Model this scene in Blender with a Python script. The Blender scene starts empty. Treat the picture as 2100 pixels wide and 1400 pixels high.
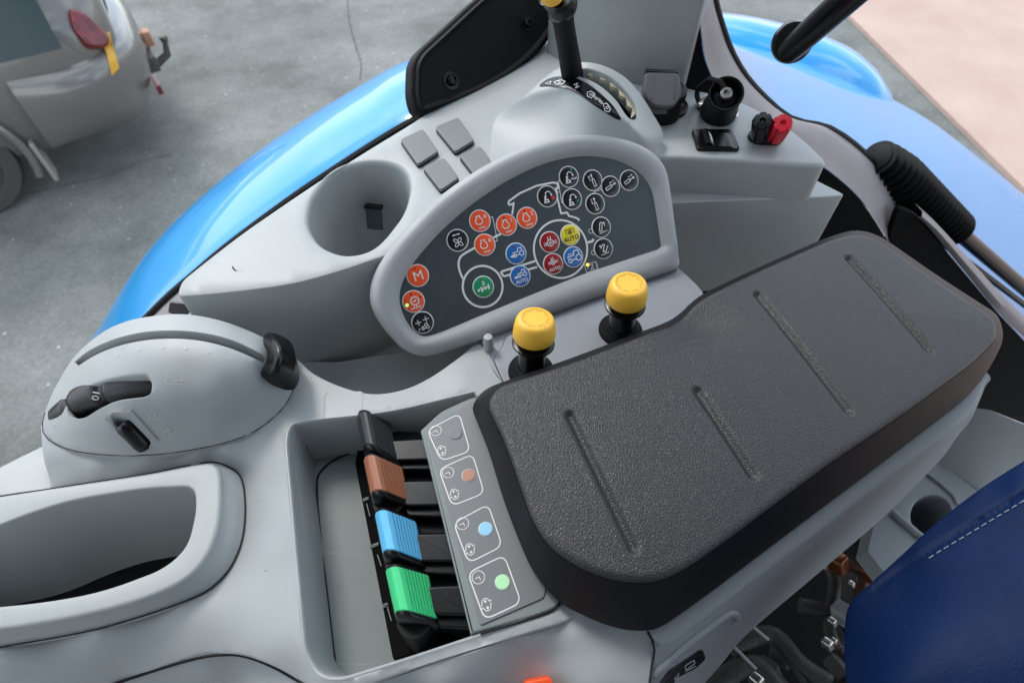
import bpy, bmesh, math, random
import numpy as np
from mathutils import Vector as V, Matrix
from mathutils.geometry import delaunay_2d_cdt
from mathutils.bvhtree import BVHTree
R = math.radians
random.seed(4)
S = bpy.context.scene
COL = S.collection

# ------------------------------------------------------------------ camera, sky, sun, exposure
PITCH, FOC, CH = 52.0, 1200.0, 0.35
cd = bpy.data.cameras.new('camera'); cam = bpy.data.objects.new('camera', cd); COL.objects.link(cam)
cam.location = (0, 0, CH); cam.rotation_euler = (R(90 - PITCH), 0, 0)
cd.sensor_width = 36; cd.lens = 36 * FOC / 2100; cd.clip_start = .01; cd.clip_end = 400
cd.dof.use_dof = True; cd.dof.focus_distance = .46; cd.dof.aperture_fstop = 8
S.camera = cam
SUN_EL, SUN_AZ = 48, -38          # azimuth from +y towards +x
w = bpy.data.worlds.new('World'); S.world = w; w.use_nodes = True
nt = w.node_tree; N = nt.nodes; L = nt.links
bg = N['Background']; bg.inputs['Strength'].default_value = .13
sky = N.new('ShaderNodeTexSky'); sky.sky_type = 'NISHITA'; sky.sun_disc = False
sky.sun_elevation = R(SUN_EL); sky.sun_rotation = R(SUN_AZ); sky.air_density = 1.0; sky.dust_density = .6
tc = N.new('ShaderNodeTexCoord'); mp = N.new('ShaderNodeMapping'); mp.inputs['Scale'].default_value = (1, 1, 2.2)
nz = N.new('ShaderNodeTexNoise'); nz.inputs['Scale'].default_value = 2.6; nz.inputs['Detail'].default_value = 7; nz.inputs['Roughness'].default_value = .55
cr_ = N.new('ShaderNodeValToRGB'); cr_.color_ramp.elements[0].position = .47; cr_.color_ramp.elements[1].position = .56
cr_.color_ramp.elements[0].color = (.12, .12, .12, 1)
mx = N.new('ShaderNodeMix'); mx.data_type = 'RGBA'; mx.inputs['B'].default_value = (9.6, 10.2, 10.5, 1)
L.new(tc.outputs['Generated'], mp.inputs['Vector']); L.new(mp.outputs[0], nz.inputs['Vector']); L.new(nz.outputs['Fac'], cr_.inputs[0])
L.new(cr_.outputs[0], mx.inputs['Factor']); L.new(sky.outputs[0], mx.inputs['A']); L.new(mx.outputs['Result'], bg.inputs['Color'])
sd = bpy.data.lights.new('sun', 'SUN'); sun = bpy.data.objects.new('sun', sd); COL.objects.link(sun)
sd.energy = 1.0; sd.angle = R(14); sd.color = (1, .95, .88)
_s = V((math.sin(R(SUN_AZ)) * math.cos(R(SUN_EL)), math.cos(R(SUN_AZ)) * math.cos(R(SUN_EL)), math.sin(R(SUN_EL))))
sun.rotation_euler = _s.to_track_quat('Z', 'Y').to_euler(); sun.location = _s * 20
S.view_settings.view_transform = 'Standard'; S.view_settings.look = 'None'; S.view_settings.exposure = 1.1; S.view_settings.gamma = 1

# ------------------------------------------------------------------ projection helpers (2100 x 1400 photograph measurements -> real planes)
C0 = V((0, 0, CH)); sp, cp = math.sin(R(PITCH)), math.cos(R(PITCH))
def ray(x, y):
    a = (x - 1050) / FOC; b = (700 - y) / FOC
    return V((a, cp + b * sp, -sp + b * cp))
def P(x, y, z=0.0):
    d = ray(x, y); return C0 + d * ((z - CH) / d.z)
def PP(x, y, o, n):
    d = ray(x, y); return C0 + d * ((o - C0).dot(n) / d.dot(n))
class F:                                    # a plane with its own 2-D coordinates
    def __init__(s, o, u, v): s.o, s.u = V(o), V(u).normalized(); s.n = s.u.cross(V(v)).normalized(); s.v = s.n.cross(s.u)
    def px(s, x, y): q = PP(x, y, s.o, s.n) - s.o; return (q.dot(s.u), q.dot(s.v))
    def w(s, a, b, h=0.0): return s.o + s.u * a + s.v * b + s.n * h
def H(z): return F((0, 0, z), (1, 0, 0), (0, 1, 0))

# ------------------------------------------------------------------ curves
def cr(p, closed=True, seg=8):
    n = len(p); out = []
    for i in range(n if closed else n - 1):
        g = lambda k: p[k % n] if closed else p[max(0, min(n - 1, k))]
        a, b, c, d = g(i - 1), g(i), g(i + 1), g(i + 2)
        for k in range(seg):
            t = k / seg
            out.append(tuple(.5 * (2 * b[j] + (c[j] - a[j]) * t + (2 * a[j] - 5 * b[j] + 4 * c[j] - d[j]) * t * t + (3 * b[j] - a[j] - 3 * c[j] + d[j]) * t ** 3) for j in range(len(b))))
    if not closed: out.append(tuple(p[-1]))
    return out
def rc(p, r, seg=6, closed=True):            # polygon with rounded corners, r number or list
    n = len(p); out = []
    for i in range(n):
        b = V(p[i]); rr = r[i] if isinstance(r, (list, tuple)) else r
        if not closed and i in (0, n - 1): out.append(tuple(b)); continue
        a, c = V(p[i - 1]), V(p[(i + 1) % n])
        la, lc = (a - b).length, (c - b).length
        q = min(rr, la * .49, lc * .49)
        if q < 1e-7: out.append(tuple(b)); continue
        s_, e = b + (a - b) * (q / la), b + (c - b) * (q / lc)
        for k in range(seg + 1):
            t = k / seg; out.append(tuple((1 - t) ** 2 * s_ + 2 * t * (1 - t) * b + t * t * e))
    return out
def rs(p, n, closed=True):
    q = [V(x) for x in p]
    if closed: q.append(q[0])
    d = [0]
    for i in range(1, len(q)): d.append(d[-1] + (q[i] - q[i - 1]).length)
    out = []; j = 0
    for k in range(n):
        t = d[-1] * k / (n if closed else n - 1)
        while j < len(d) - 2 and d[j + 1] < t: j += 1
        f = (t - d[j]) / max(1e-12, d[j + 1] - d[j]); out.append(tuple(q[j].lerp(q[j + 1], min(1, f))))
    return out
def area(p): return .5 * sum(p[i - 1][0] * p[i][1] - p[i][0] * p[i - 1][1] for i in range(len(p)))
def off(p, d):                               # offset outward by d (2-D, closed)
    s_ = 1 if area(p) > 0 else -1; n = len(p); out = []
    for i in range(n):
        a, b, c = p[i - 1], p[i], p[(i + 1) % n]
        e1 = V((b[0] - a[0], b[1] - a[1])); e2 = V((c[0] - b[0], c[1] - b[1]))
        if e1.length < 1e-9: e1 = e2
        if e2.length < 1e-9: e2 = e1
        e1 = e1.normalized(); e2 = e2.normalized(); m = V((e1.y + e2.y, -e1.x - e2.x))
        m = m.normalized() if m.length > 1e-6 else V((e1.y, -e1.x))
        k = 1 / max(.6, m.dot(V((e1.y, -e1.x))))
        out.append((b[0] + m.x * d * s_ * k, b[1] + m.y * d * s_ * k))
    return out
def circ(c, r, n=32, r2=None): return [(c[0] + r * math.cos(2 * math.pi * i / n), c[1] + (r2 or r) * math.sin(2 * math.pi * i / n)) for i in range(n)]
def inside(pts, poly):
    x, y = pts[:, 0], pts[:, 1]; c = np.zeros(len(pts), bool); n = len(poly)
    for i in range(n):
        x1, y1 = poly[i - 1][:2]; x2, y2 = poly[i][:2]
        if y1 == y2: continue
        m = ((y1 > y) != (y2 > y)) & (x < (x2 - x1) * (y - y1) / (y2 - y1) + x1); c ^= m
    return c

# ------------------------------------------------------------------ mesh building
WO = {}
class MB:
    def __init__(s): s.v = []; s.f = []
    def add(s, vs, fs):
        o = len(s.v); s.v += [V(x) for x in vs]; s.f += [tuple(i + o for i in f) for f in fs]; return s
    def loft(s, loops, closed=True, cap0=False, cap1=False):
        n = len(loops[0]); vs = [p for l in loops for p in l]; fs = []
        for k in range(len(loops) - 1):
            for i in range(n if closed else n - 1):
                j = (i + 1) % n; fs.append((k * n + i, k * n + j, (k + 1) * n + j, (k + 1) * n + i))
        if cap0: fs.append(tuple(range(n))[::-1])
        if cap1: fs.append(tuple((len(loops) - 1) * n + i for i in range(n)))
        return s.add(vs, fs)
    def slab(s, fr, loop, top, bot, r=.001, flare=0.0, seg=4, bcap=True, crown=0):
        rings = []
        if bcap: rings.append([fr.w(a, b, bot) for a, b in off(loop, flare - .0005)])
        rings.append([fr.w(a, b, bot + (.0005 if bcap else 0)) for a, b in off(loop, flare)])
        for k in range(seg + 1):
            t = k / seg * math.pi / 2
            rings.append([fr.w(a, b, top - r + r * math.sin(t)) for a, b in off(loop, -r * (1 - math.cos(t)))])
        rings.append([fr.w(a, b, top) for a, b in off(loop, -r - .0004)])
        if area(loop) < 0: rings = [l[::-1] for l in rings]
        return s.loft(rings, True, bcap, True)
    def tube(s, pts, r, n=12, cap=True):
        pts = [V(p) for p in pts]; m = len(pts); rr = r if isinstance(r, (list, tuple)) else [r] * m; loops = []
        t = (pts[1] - pts[0]).normalized(); a = t.orthogonal().normalized()
        for i in range(m):
            t = (pts[min(i + 1, m - 1)] - pts[max(i - 1, 0)]).normalized(); a = (a - t * a.dot(t)).normalized(); b = t.cross(a)
            loops.append([pts[i] + (a * math.cos(2 * math.pi * k / n) + b * math.sin(2 * math.pi * k / n)) * rr[i] for k in range(n)])
        return s.loft(loops, True, cap, cap)
    def lathe(s, c, ax, prof, n=32, mod=None):
        ax = V(ax).normalized(); a = ax.orthogonal().normalized(); b = ax.cross(a); c = V(c)
        loops = [[c + ax * h + (a * math.cos(2 * math.pi * k / n) + b * math.sin(2 * math.pi * k / n)) * (r * (mod(k, h) if mod else 1)) for k in range(n)] for r, h in prof]
        return s.loft(loops, True, True, True)
    def box(s, fr, a0, a1, b0, b1, h0, h1, r=.0008, seg=3): return s.slab(fr, rc([(a0, b0), (a1, b0), (a1, b1), (a0, b1)], r * 1.5, 3), h1, h0, r, 0, seg)
    def build(s, name, mat, parent=None, angle=38, merge=True, origin=None):
        c = V(origin) if origin is not None else sum(s.v, V()) / len(s.v)
        me = bpy.data.meshes.new(name); me.from_pydata([v - c for v in s.v], [], s.f)
        bm = bmesh.new(); bm.from_mesh(me)
        if merge: bmesh.ops.remove_doubles(bm, verts=bm.verts, dist=2e-6)
        bmesh.ops.recalc_face_normals(bm, faces=bm.faces) if merge == 'fix' else None
        bm.to_mesh(me); bm.free()
        me.polygons.foreach_set('use_smooth', [True] * len(me.polygons)); me.set_sharp_from_angle(angle=R(angle))
        me.materials.append(mat)
        o = bpy.data.objects.new(name, me); COL.objects.link(o); WO[o.name] = c
        if parent: o.parent = parent; o.location = c - WO[parent.name]
        else: o.location = c
        return o
def tag(o, label=None, cat=None, group=None, kind=None):
    if label: o['label'] = label
    if cat: o['category'] = cat
    if group: o['group'] = group
    if kind: o['kind'] = kind
    return o
def thing(name, label, cat, loc, group=None):
    o = bpy.data.objects.new(name, None); COL.objects.link(o); o.empty_display_size = .01; o.location = loc; WO[o.name] = V(loc)
    return tag(o, label, cat, group)
def link_copy(src, parent, loc):             # same mesh again, at world place loc
    c = src.copy(); COL.objects.link(c); WO[c.name] = V(loc); c.parent = parent; c.location = V(loc) - (WO[parent.name] if parent else V()); return c
def copy_tree(o, delta, parent=None):
    c = o.copy(); COL.objects.link(c); c.parent = parent
    if parent is None: c.location = o.location + V(delta)
    WO[c.name] = WO[o.name] + V(delta)
    for ch in [x for x in list(COL.objects) if x.parent == o]: copy_tree(ch, delta, c)
    return c

# thin-plate height over the measured outline, cut with holes; every vertex is a real 3-D point
def tps(ctrl):
    c = np.array(ctrl, float); X = c[:, :2] / 500.0; n = len(X)
    d = np.linalg.norm(X[:, None] - X[None], axis=2); K = np.where(d > 0, d * d * np.log(d + 1e-12), 0) + np.eye(n) * 1e-5
    Pm = np.hstack([np.ones((n, 1)), X]); A = np.zeros((n + 3, n + 3)); A[:n, :n] = K; A[:n, n:] = Pm; A[n:, :n] = Pm.T
    s_ = np.linalg.solve(A, np.concatenate([c[:, 2], [0, 0, 0]]))
    def f(q):
        q = np.atleast_2d(np.array(q, float))[:, :2] / 500.; d = np.linalg.norm(q[:, None] - X[None], axis=2)
        return np.where(d > 0, d * d * np.log(d + 1e-12), 0) @ s_[:n] + s_[n] + q @ s_[n + 1:]
    return f
def tri(outer, holes, step):
    loops = [outer] + holes; vs = []; ed = []
    for l in loops:
        o = len(vs); vs += [tuple(p[:2]) for p in l]; ed += [(o + i, o + (i + 1) % len(l)) for i in range(len(l))]
    nb = len(vs); a = np.array(outer)[:, :2]; lo, hi = a.min(0), a.max(0)
    gx, gy = np.meshgrid(np.arange(lo[0], hi[0], step), np.arange(lo[1], hi[1], step)); gx = gx.astype(float); gx[::2] += step / 2
    g = np.stack([gx.ravel(), gy.ravel()], 1); m = inside(g, outer)
    for h in holes: m &= ~inside(g, h)
    g = g[m]; b = np.array(vs)
    keep = np.ones(len(g), bool)
    for i in range(0, len(g), 2000): keep[i:i + 2000] = np.linalg.norm(g[i:i + 2000, None] - b[None], axis=2).min(1) > step * .45
    vs += [tuple(p) for p in g[keep]]
    r = delaunay_2d_cdt([V(p) for p in vs], ed, [], 0, 1e-6)
    ov = np.array([tuple(v) for v in r[0]]); fs = np.array(r[2]); cen = ov[fs].mean(1); m = inside(cen, outer)
    for h in holes: m &= ~inside(cen, h)
    fs = fs[m]; u = np.unique(fs); mp_ = -np.ones(len(ov), int); mp_[u] = np.arange(len(u))
    return ov[u], mp_[fs]
def hoff(loop, d, dz):
    q = off([(p[0], p[1]) for p in loop], d); return [V((q[i][0], q[i][1], loop[i][2] + dz)) for i in range(len(loop))]
def skin(outer, ctrl, holes=(), step=10, skirt=((.0008, -.0008), (.001, -.02)), hole_steps=None, extra=None, mb=None, zfun=None):
    """outer/holes: measured outlines; holes: list of (outline, [(inset,dz)...], cap)"""
    f = zfun or tps(ctrl); mb = mb or MB()
    zf = (lambda q: f(q) + extra(np.atleast_2d(np.array(q, float)))) if extra else f
    vs, fs = tri(outer, [h[0] for h in holes], step); z = zf(vs)
    W = [P(vs[i][0], vs[i][1], z[i]) for i in range(len(vs))]
    # orientation upward
    ff = []
    for t in fs:
        n = (W[t[1]] - W[t[0]]).cross(W[t[2]] - W[t[0]]); ff.append(tuple(int(k) for k in (t if n.z > 0 else t[::-1])))
    mb.add(W, ff)
    L3 = lambda l: [P(p[0], p[1], zz) for p, zz in zip(l, zf([p[:2] for p in l]))]
    if skirt:
        l = L3(outer)
        if area([(p[0], p[1]) for p in l]) > 0: l = l[::-1]
        mb.loft([l] + [hoff(l, a, b) for a, b in skirt])
    for h in holes:
        l = L3(h[0])
        if area([(p[0], p[1]) for p in l]) < 0: l = l[::-1]
        mb.loft([l] + [hoff(l, -a, b) for a, b in h[1]], True, False, len(h) > 2 and h[2])
    mb.zf = zf
    return mb
def onto(zf): return lambda x, y, h=0.0: P(x, y, float(zf([(x, y)])[0]) + h)

# ------------------------------------------------------------------ materials
def mat(name, col, rough=.5, bump=None, metal=0, coat=0, var=None, emit=None, spec=.5, speck=False):
    m = bpy.data.materials.new(name); m.use_nodes = True; n = m.node_tree.nodes; l = m.node_tree.links; b = n['Principled BSDF']
    b.inputs['Base Color'].default_value = (*col, 1); b.inputs['Roughness'].default_value = rough; b.inputs['Metallic'].default_value = metal
    b.inputs['Coat Weight'].default_value = coat; b.inputs['Coat Roughness'].default_value = .03; b.inputs['Specular IOR Level'].default_value = spec
    if emit: b.inputs['Emission Color'].default_value = (*emit[0], 1); b.inputs['Emission Strength'].default_value = emit[1]
    t = n.new('ShaderNodeTexCoord'); last = None
    g = n.new('ShaderNodeNewGeometry')
    if bump:
        for kind, sc, st in (bump if isinstance(bump, list) else [bump]):
            if kind == 'vor':
                x = n.new('ShaderNodeTexVoronoi'); x.feature = 'SMOOTH_F1'; x.inputs['Smoothness'].default_value = .3; o = x.outputs['Distance']
            elif kind == 'edge':
                x = n.new('ShaderNodeTexVoronoi'); x.feature = 'DISTANCE_TO_EDGE'; o = x.outputs['Distance']
            else:
                x = n.new('ShaderNodeTexNoise'); x.inputs['Detail'].default_value = 3; o = x.outputs['Fac']
            x.inputs['Scale'].default_value = sc; l.new(g.outputs['Position'], x.inputs['Vector'])
            bp = n.new('ShaderNodeBump'); bp.inputs['Strength'].default_value = 1; bp.inputs['Distance'].default_value = st
            l.new(o, bp.inputs['Height'])
            if last: l.new(last.outputs[0], bp.inputs['Normal'])
            last = bp
        l.new(last.outputs[0], b.inputs['Normal'])
    if var:                                   # (scale, amount, second colour)
        x = n.new('ShaderNodeTexNoise'); x.inputs['Scale'].default_value = var[0]; x.inputs['Detail'].default_value = 6; x.inputs['Roughness'].default_value = .6
        l.new(g.outputs['Position'], x.inputs['Vector'])
        c = n.new('ShaderNodeValToRGB'); c.color_ramp.elements[0].position = var[1][0]; c.color_ramp.elements[1].position = var[1][1]
        c.color_ramp.elements[0].color = (*col, 1); c.color_ramp.elements[1].color = (*var[2], 1)
        l.new(x.outputs['Fac'], c.inputs[0]); l.new(c.outputs[0], b.inputs['Base Color'])
        r_ = n.new('ShaderNodeMapRange'); r_.inputs['To Min'].default_value = rough * .85; r_.inputs['To Max'].default_value = min(1, rough * 1.2)
        l.new(x.outputs['Fac'], r_.inputs['Value']); l.new(r_.outputs[0], b.inputs['Roughness'])
    if speck:                                 # sparse grit and small scuffs
        x = n.new('ShaderNodeTexVoronoi'); x.inputs['Scale'].default_value = 95; l.new(g.outputs['Position'], x.inputs['Vector'])
        y = n.new('ShaderNodeSeparateColor'); l.new(x.outputs['Color'], y.inputs[0])
        a1 = n.new('ShaderNodeMath'); a1.operation = 'LESS_THAN'; a1.inputs[1].default_value = .05; l.new(x.outputs['Distance'], a1.inputs[0])
        a2 = n.new('ShaderNodeMath'); a2.operation = 'GREATER_THAN'; a2.inputs[1].default_value = .93; l.new(y.outputs[0], a2.inputs[0])
        a3 = n.new('ShaderNodeMath'); a3.operation = 'MULTIPLY'; l.new(a1.outputs[0], a3.inputs[0]); l.new(a2.outputs[0], a3.inputs[1])
        sc = n.new('ShaderNodeTexNoise'); sc.inputs['Scale'].default_value = 1; sc.inputs['Detail'].default_value = 2
        mpn = n.new('ShaderNodeMapping'); mpn.inputs['Rotation'].default_value = (.3, .2, .9); mpn.inputs['Scale'].default_value = (18, 420, 60); l.new(g.outputs['Position'], mpn.inputs['Vector']); l.new(mpn.outputs[0], sc.inputs['Vector'])
        s1 = n.new('ShaderNodeMapRange'); s1.inputs['From Min'].default_value = .68; s1.inputs['From Max'].default_value = .78; s1.inputs['To Max'].default_value = .22; l.new(sc.outputs['Fac'], s1.inputs['Value'])
        big = n.new('ShaderNodeTexNoise'); big.inputs['Scale'].default_value = 14; big.inputs['Detail'].default_value = 5; big.inputs['Roughness'].default_value = .7; l.new(g.outputs['Position'], big.inputs['Vector'])
        b1 = n.new('ShaderNodeMapRange'); b1.inputs['From Min'].default_value = .35; b1.inputs['From Max'].default_value = .7; b1.inputs['To Min'].default_value = .93; b1.inputs['To Max'].default_value = 1.03; l.new(big.outputs['Fac'], b1.inputs['Value'])
        src = b.inputs['Base Color'].links[0].from_socket
        v1 = n.new('ShaderNodeVectorMath'); v1.operation = 'SCALE'; l.new(src, v1.inputs[0]); l.new(b1.outputs[0], v1.inputs['Scale'])
        k1 = n.new('ShaderNodeMix'); k1.data_type = 'RGBA'; l.new(s1.outputs[0], k1.inputs['Factor']); l.new(v1.outputs[0], k1.inputs['A']); k1.inputs['B'].default_value = (.5, .5, .49, 1)
        k2 = n.new('ShaderNodeMix'); k2.data_type = 'RGBA'; l.new(a3.outputs[0], k2.inputs['Factor']); l.new(k1.outputs['Result'], k2.inputs['A']); k2.inputs['B'].default_value = (.05, .045, .04, 1)
        l.new(k2.outputs['Result'], b.inputs['Base Color'])
    return m
M = {}
M['grey'] = mat('grey_plastic', (.36, .385, .385), .42, ('noise', 2600, .00012), var=(7, (.3, .8), (.33, .352, .356)), speck=True)
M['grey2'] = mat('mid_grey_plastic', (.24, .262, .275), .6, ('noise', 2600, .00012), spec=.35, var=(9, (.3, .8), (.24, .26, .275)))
M['bezel'] = mat('bezel_grey_plastic', (.36, .375, .38), .45, ('noise', 2600, .00012), var=(9, (.3, .8), (.28, .29, .30)))
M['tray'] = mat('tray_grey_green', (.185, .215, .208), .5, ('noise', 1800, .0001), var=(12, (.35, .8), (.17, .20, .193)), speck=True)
M['pgrey'] = mat('plate_grey', (.25, .268, .295), .4, ('noise', 2600, .0001), var=(9, (.3, .8), (.235, .25, .275)), speck=True)
M['face'] = mat('slate_face_plate', (.045, .058, .066), .38, ('noise', 3000, .00006))
M['blank'] = mat('blank_grey', (.145, .155, .16), .5, ('noise', 2200, .0001))
M['plate'] = mat('label_plate', (.15, .16, .165), .42, ('noise', 2600, .00006))
M['black'] = mat('black_plastic', (.004, .004, .0045), .24, ('noise', 2000, .00008), spec=0.35)
M['blackm'] = mat('matt_black_plastic', (.004, .004, .0045), .55, ('noise', 1500, .0001), spec=0.2)
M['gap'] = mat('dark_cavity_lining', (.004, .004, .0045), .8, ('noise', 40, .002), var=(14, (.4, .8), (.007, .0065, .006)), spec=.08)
M['rubber'] = mat('black_rubber', (.004, .004, .0045), .6, ('noise', 900, .0001), spec=0.2)
M['leather'] = mat('grained_vinyl', (.017, .0155, .017), .44, [('edge', 640, .00052)], var=(30, (.3, .8), (.022, .020, .022)))
M['skirtv'] = mat('smooth_vinyl', (.005, .005, .006), .5, ('noise', 900, .00025), spec=0.2)
M['yellow'] = mat('yellow_cap', (.85, .48, .05), .45, ('noise', 700, .00008), var=(60, (.4, .8), (.80, .44, .045)))
M['white'] = mat('white_print', (.72, .72, .70), .5)
M['whitef'] = mat('faint_print', (.52, .55, .55), .5)
M['red'] = mat('red_plastic', (.62, .01, .03), .4, ('noise', 1500, .0001))
M['steel'] = mat('zinc_steel', (.6, .58, .55), .3, metal=1)
M['brass'] = mat('brass', (.50, .45, .32), .45, metal=.15)
M['orange'] = mat('orange_button', (.86, .09, .015), .35, ('noise', 3000, .00004))
M['bblack'] = mat('black_button', (.008, .008, .010), .3)
M['bblue'] = mat('blue_button', (.01, .13, .42), .35)
M['bred'] = mat('dark_red_button', (.30, .004, .012), .35)
M['byel'] = mat('yellow_button', (.76, .62, .03), .4)
M['bgreen'] = mat('green_button', (.0, .26, .10), .4)
M['blue'] = mat('blue_paint', (.001, .25, .60), .28, coat=.6, spec=.3, var=(3, (.3, .8), (.002, .29, .66)))
M['seal'] = mat('cab_wall_vinyl', (.22, .195, .205), .55, ('noise', 500, .0003), var=(12, (.3, .8), (.19, .17, .18)))
M['seat'] = mat('blue_seat_vinyl', (.002, .013, .058), .55, ('noise', 700, .0003), var=(25, (.35, .75), (.0015, .010, .045)), spec=.12)
M['thread'] = mat('pale_thread', (.22, .27, .32), .7)
M['led_g'] = mat('green_led', (.2, .8, .2), .4, emit=((.12, 1, .12), 1.6))
M['led_y'] = mat('amber_led', (.9, .6, .1), .4, emit=((1, .45, .03), 1.8))
M['copper'] = mat('copper_fitting', (.20, .065, .025), .35, metal=.6)

# ------------------------------------------------------------------ printed marks
class Print:
    def __init__(s, fr, h=.0002, org=(0, 0), sc=1.0, rot=0, surf=None):
        s.fr, s.h, s.org, s.sc, s.rot, s.mb = fr, h, org, sc, rot, MB(); s.surf = surf; s.k = 0
    def pt(s, p):
        c, q = math.cos(s.rot), math.sin(s.rot); x, y = p[0] * s.sc, p[1] * s.sc
        a, b = s.org[0] + x * c - y * q, s.org[1] + x * q + y * c
        return s.fr.w(a, b, s.h + s.k * .000012)
    def poly(s, pts):
        s.k += 1
        if area(pts) < 0: pts = pts[::-1]
        s.mb.add([s.pt(p) for p in pts], [tuple(range(len(pts)))]); return s
    def line(s, pts, w, closed=False):
        s.k += 1; pts = [V(p[:2]) for p in pts]; n = len(pts); A = []; B = []
        for i in range(n):
            a = pts[i - 1] if (i or closed) else pts[i]; b = pts[i]; c = pts[(i + 1) % n] if (i < n - 1 or closed) else pts[i]
            e1 = (b - a); e2 = (c - b); e1 = e1.normalized() if e1.length > 1e-9 else e2.normalized(); e2 = e2.normalized() if e2.length > 1e-9 else e1
            m = V((-e1.y - e2.y, e1.x + e2.x)); m = m.normalized() if m.length > 1e-6 else V((-e1.y, e1.x))
            k = w / 2 / max(.5, m.dot(V((-e1.y, e1.x)))); A.append(b + m * k); B.append(b - m * k)
        vs = [s.pt(p) for p in A + B]; fs = []
        for i in range(n if closed else n - 1):
            j = (i + 1) % n; fs.append((n + i, n + j, j, i))
        s.mb.add(vs, fs); return s
    def ring(s, c, r, w, n=32): return s.line(circ(c, r, n), w, True)
    def disc(s, c, r, n=20): return s.poly(circ(c, r, n))
    def text(s, t, c, size, rot=0):
        cu = bpy.data.curves.new('t', 'FONT'); cu.body = t; cu.size = size; cu.align_x = 'CENTER'; cu.align_y = 'CENTER'; cu.offset = 0 if size > 1 else .008
        o = bpy.data.objects.new('t', cu); COL.objects.link(o); dg = bpy.context.evaluated_depsgraph_get(); me = o.evaluated_get(dg).to_mesh(); s.k += 1
        cc, ss = math.cos(rot), math.sin(rot)
        s.mb.add([s.pt((c[0] + v.co.x * cc - v.co.y * ss, c[1] + v.co.x * ss + v.co.y * cc)) for v in me.vertices], [tuple(p.vertices) for p in me.polygons])
        o.to_mesh_clear() if False else None
        bpy.data.objects.remove(o); bpy.data.curves.remove(cu); return s
    def build(s, name, m, parent): return s.mb.build(name, m, parent, merge=False)

# =================================================================== GROUND, PAVING
GZ = -1.95
mb = MB(); mb.add([(-60, -20, GZ), (60, -20, GZ), (60, 90, GZ), (-60, 90, GZ)], [(0, 1, 2, 3)])
ma = mat('asphalt', (.17, .185, .18), .85, [('noise', 60, .004), ('vor', 110, .004)])
n = ma.node_tree.nodes; l = ma.node_tree.links; b = n['Principled BSDF']; g = n.new('ShaderNodeNewGeometry')
a1 = n.new('ShaderNodeTexNoise'); a1.inputs['Scale'].default_value = 1.3; a1.inputs['Detail'].default_value = 8; a1.inputs['Roughness'].default_value = .65
a2 = n.new('ShaderNodeTexVoronoi'); a2.inputs['Scale'].default_value = 9
a3 = n.new('ShaderNodeTexNoise'); a3.inputs['Scale'].default_value = 45; a3.inputs['Detail'].default_value = 4
r1 = n.new('ShaderNodeValToRGB'); e = r1.color_ramp.elements; e[0].position = .36; e[0].color = (.10, .108, .100, 1); e[1].position = .64; e[1].color = (.20, .208, .200, 1)
r2 = n.new('ShaderNodeValToRGB'); e = r2.color_ramp.elements; e[0].position = .045; e[0].color = (2.6, 2.5, 2.3, 1); e[1].position = .085; e[1].color = (1, 1, 1, 1)
r3 = n.new('ShaderNodeMapRange'); r3.inputs['From Min'].default_value = .3; r3.inputs['From Max'].default_value = .7; r3.inputs['To Min'].default_value = .82; r3.inputs['To Max'].default_value = 1.15
m1 = n.new('ShaderNodeMix'); m1.data_type = 'RGBA'; m1.blend_type = 'MULTIPLY'; m1.inputs['Factor'].default_value = 1
m2 = n.new('ShaderNodeVectorMath'); m2.operation = 'SCALE'
for t in (a1, a2, a3): l.new(g.outputs['Position'], t.inputs['Vector'])
l.new(a1.outputs['Fac'], r1.inputs[0]); l.new(a2.outputs['Distance'], r2.inputs[0]); l.new(r1.outputs[0], m1.inputs['A']); l.new(r2.outputs[0], m1.inputs['B'])
l.new(a3.outputs['Fac'], r3.inputs['Value']); l.new(m1.outputs['Result'], m2.inputs[0]); l.new(r3.outputs[0], m2.inputs['Scale']); l.new(m2.outputs[0], b.inputs['Base Color'])
tag(mb.build('asphalt_ground', ma), kind='structure')
pv = mat('pink_concrete', (.36, .25, .21), .85, ('noise', 30, .003), var=(1.6, (.3, .75), (.44, .33, .28)))
g0, g1 = P(1680, -20, GZ), P(1960, 260, GZ); dr = (g1 - g0).normalized(); nr = V((dr.y, -dr.x, 0)); nr = nr if nr.x > 0 else -nr
mb = MB(); a = g0 - dr * 40; c = g1 + dr * 12; z4 = V((0, 0, .03))
mb.add([a, c, c + nr * 40, a + nr * 40, a + z4, c + z4, c + nr * 40 + z4, a + nr * 40 + z4], [(0, 1, 5, 4), (4, 5, 6, 7), (1, 2, 6, 5), (3, 0, 4, 7)])
tag(mb.build('pink_paving', pv), kind='structure')
# cracks in the asphalt (cut lines)
mb = MB()
def crack(pts, wd):
    q = rs(cr([P(x, y, GZ + .004)[:2] for x, y in pts], False, 6), 60, False)
    for i in range(len(q) - 1):
        a, b_ = V(q[i]), V(q[i + 1]); e_ = (b_ - a).normalized(); nn = V((-e_.y, e_.x)) * wd * random.uniform(.3, 1.0)
        mb.add([(a.x - nn.x, a.y - nn.y, GZ + .004), (b_.x - nn.x, b_.y - nn.y, GZ + .004), (b_.x + nn.x, b_.y + nn.y, GZ + .004), (a.x + nn.x, a.y + nn.y, GZ + .004)], [(0, 1, 2, 3)])
crack([(712, -5), (716, 40), (728, 90), (740, 130), (738, 165)], .006)
crack([(40, 400), (140, 378), (220, 360), (290, 330), (350, 318)], .005)
o = mb.build('asphalt_crack', mat('crack_fill', (.06, .065, .06), .9), merge=False); tag(o, kind='structure')

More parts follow.
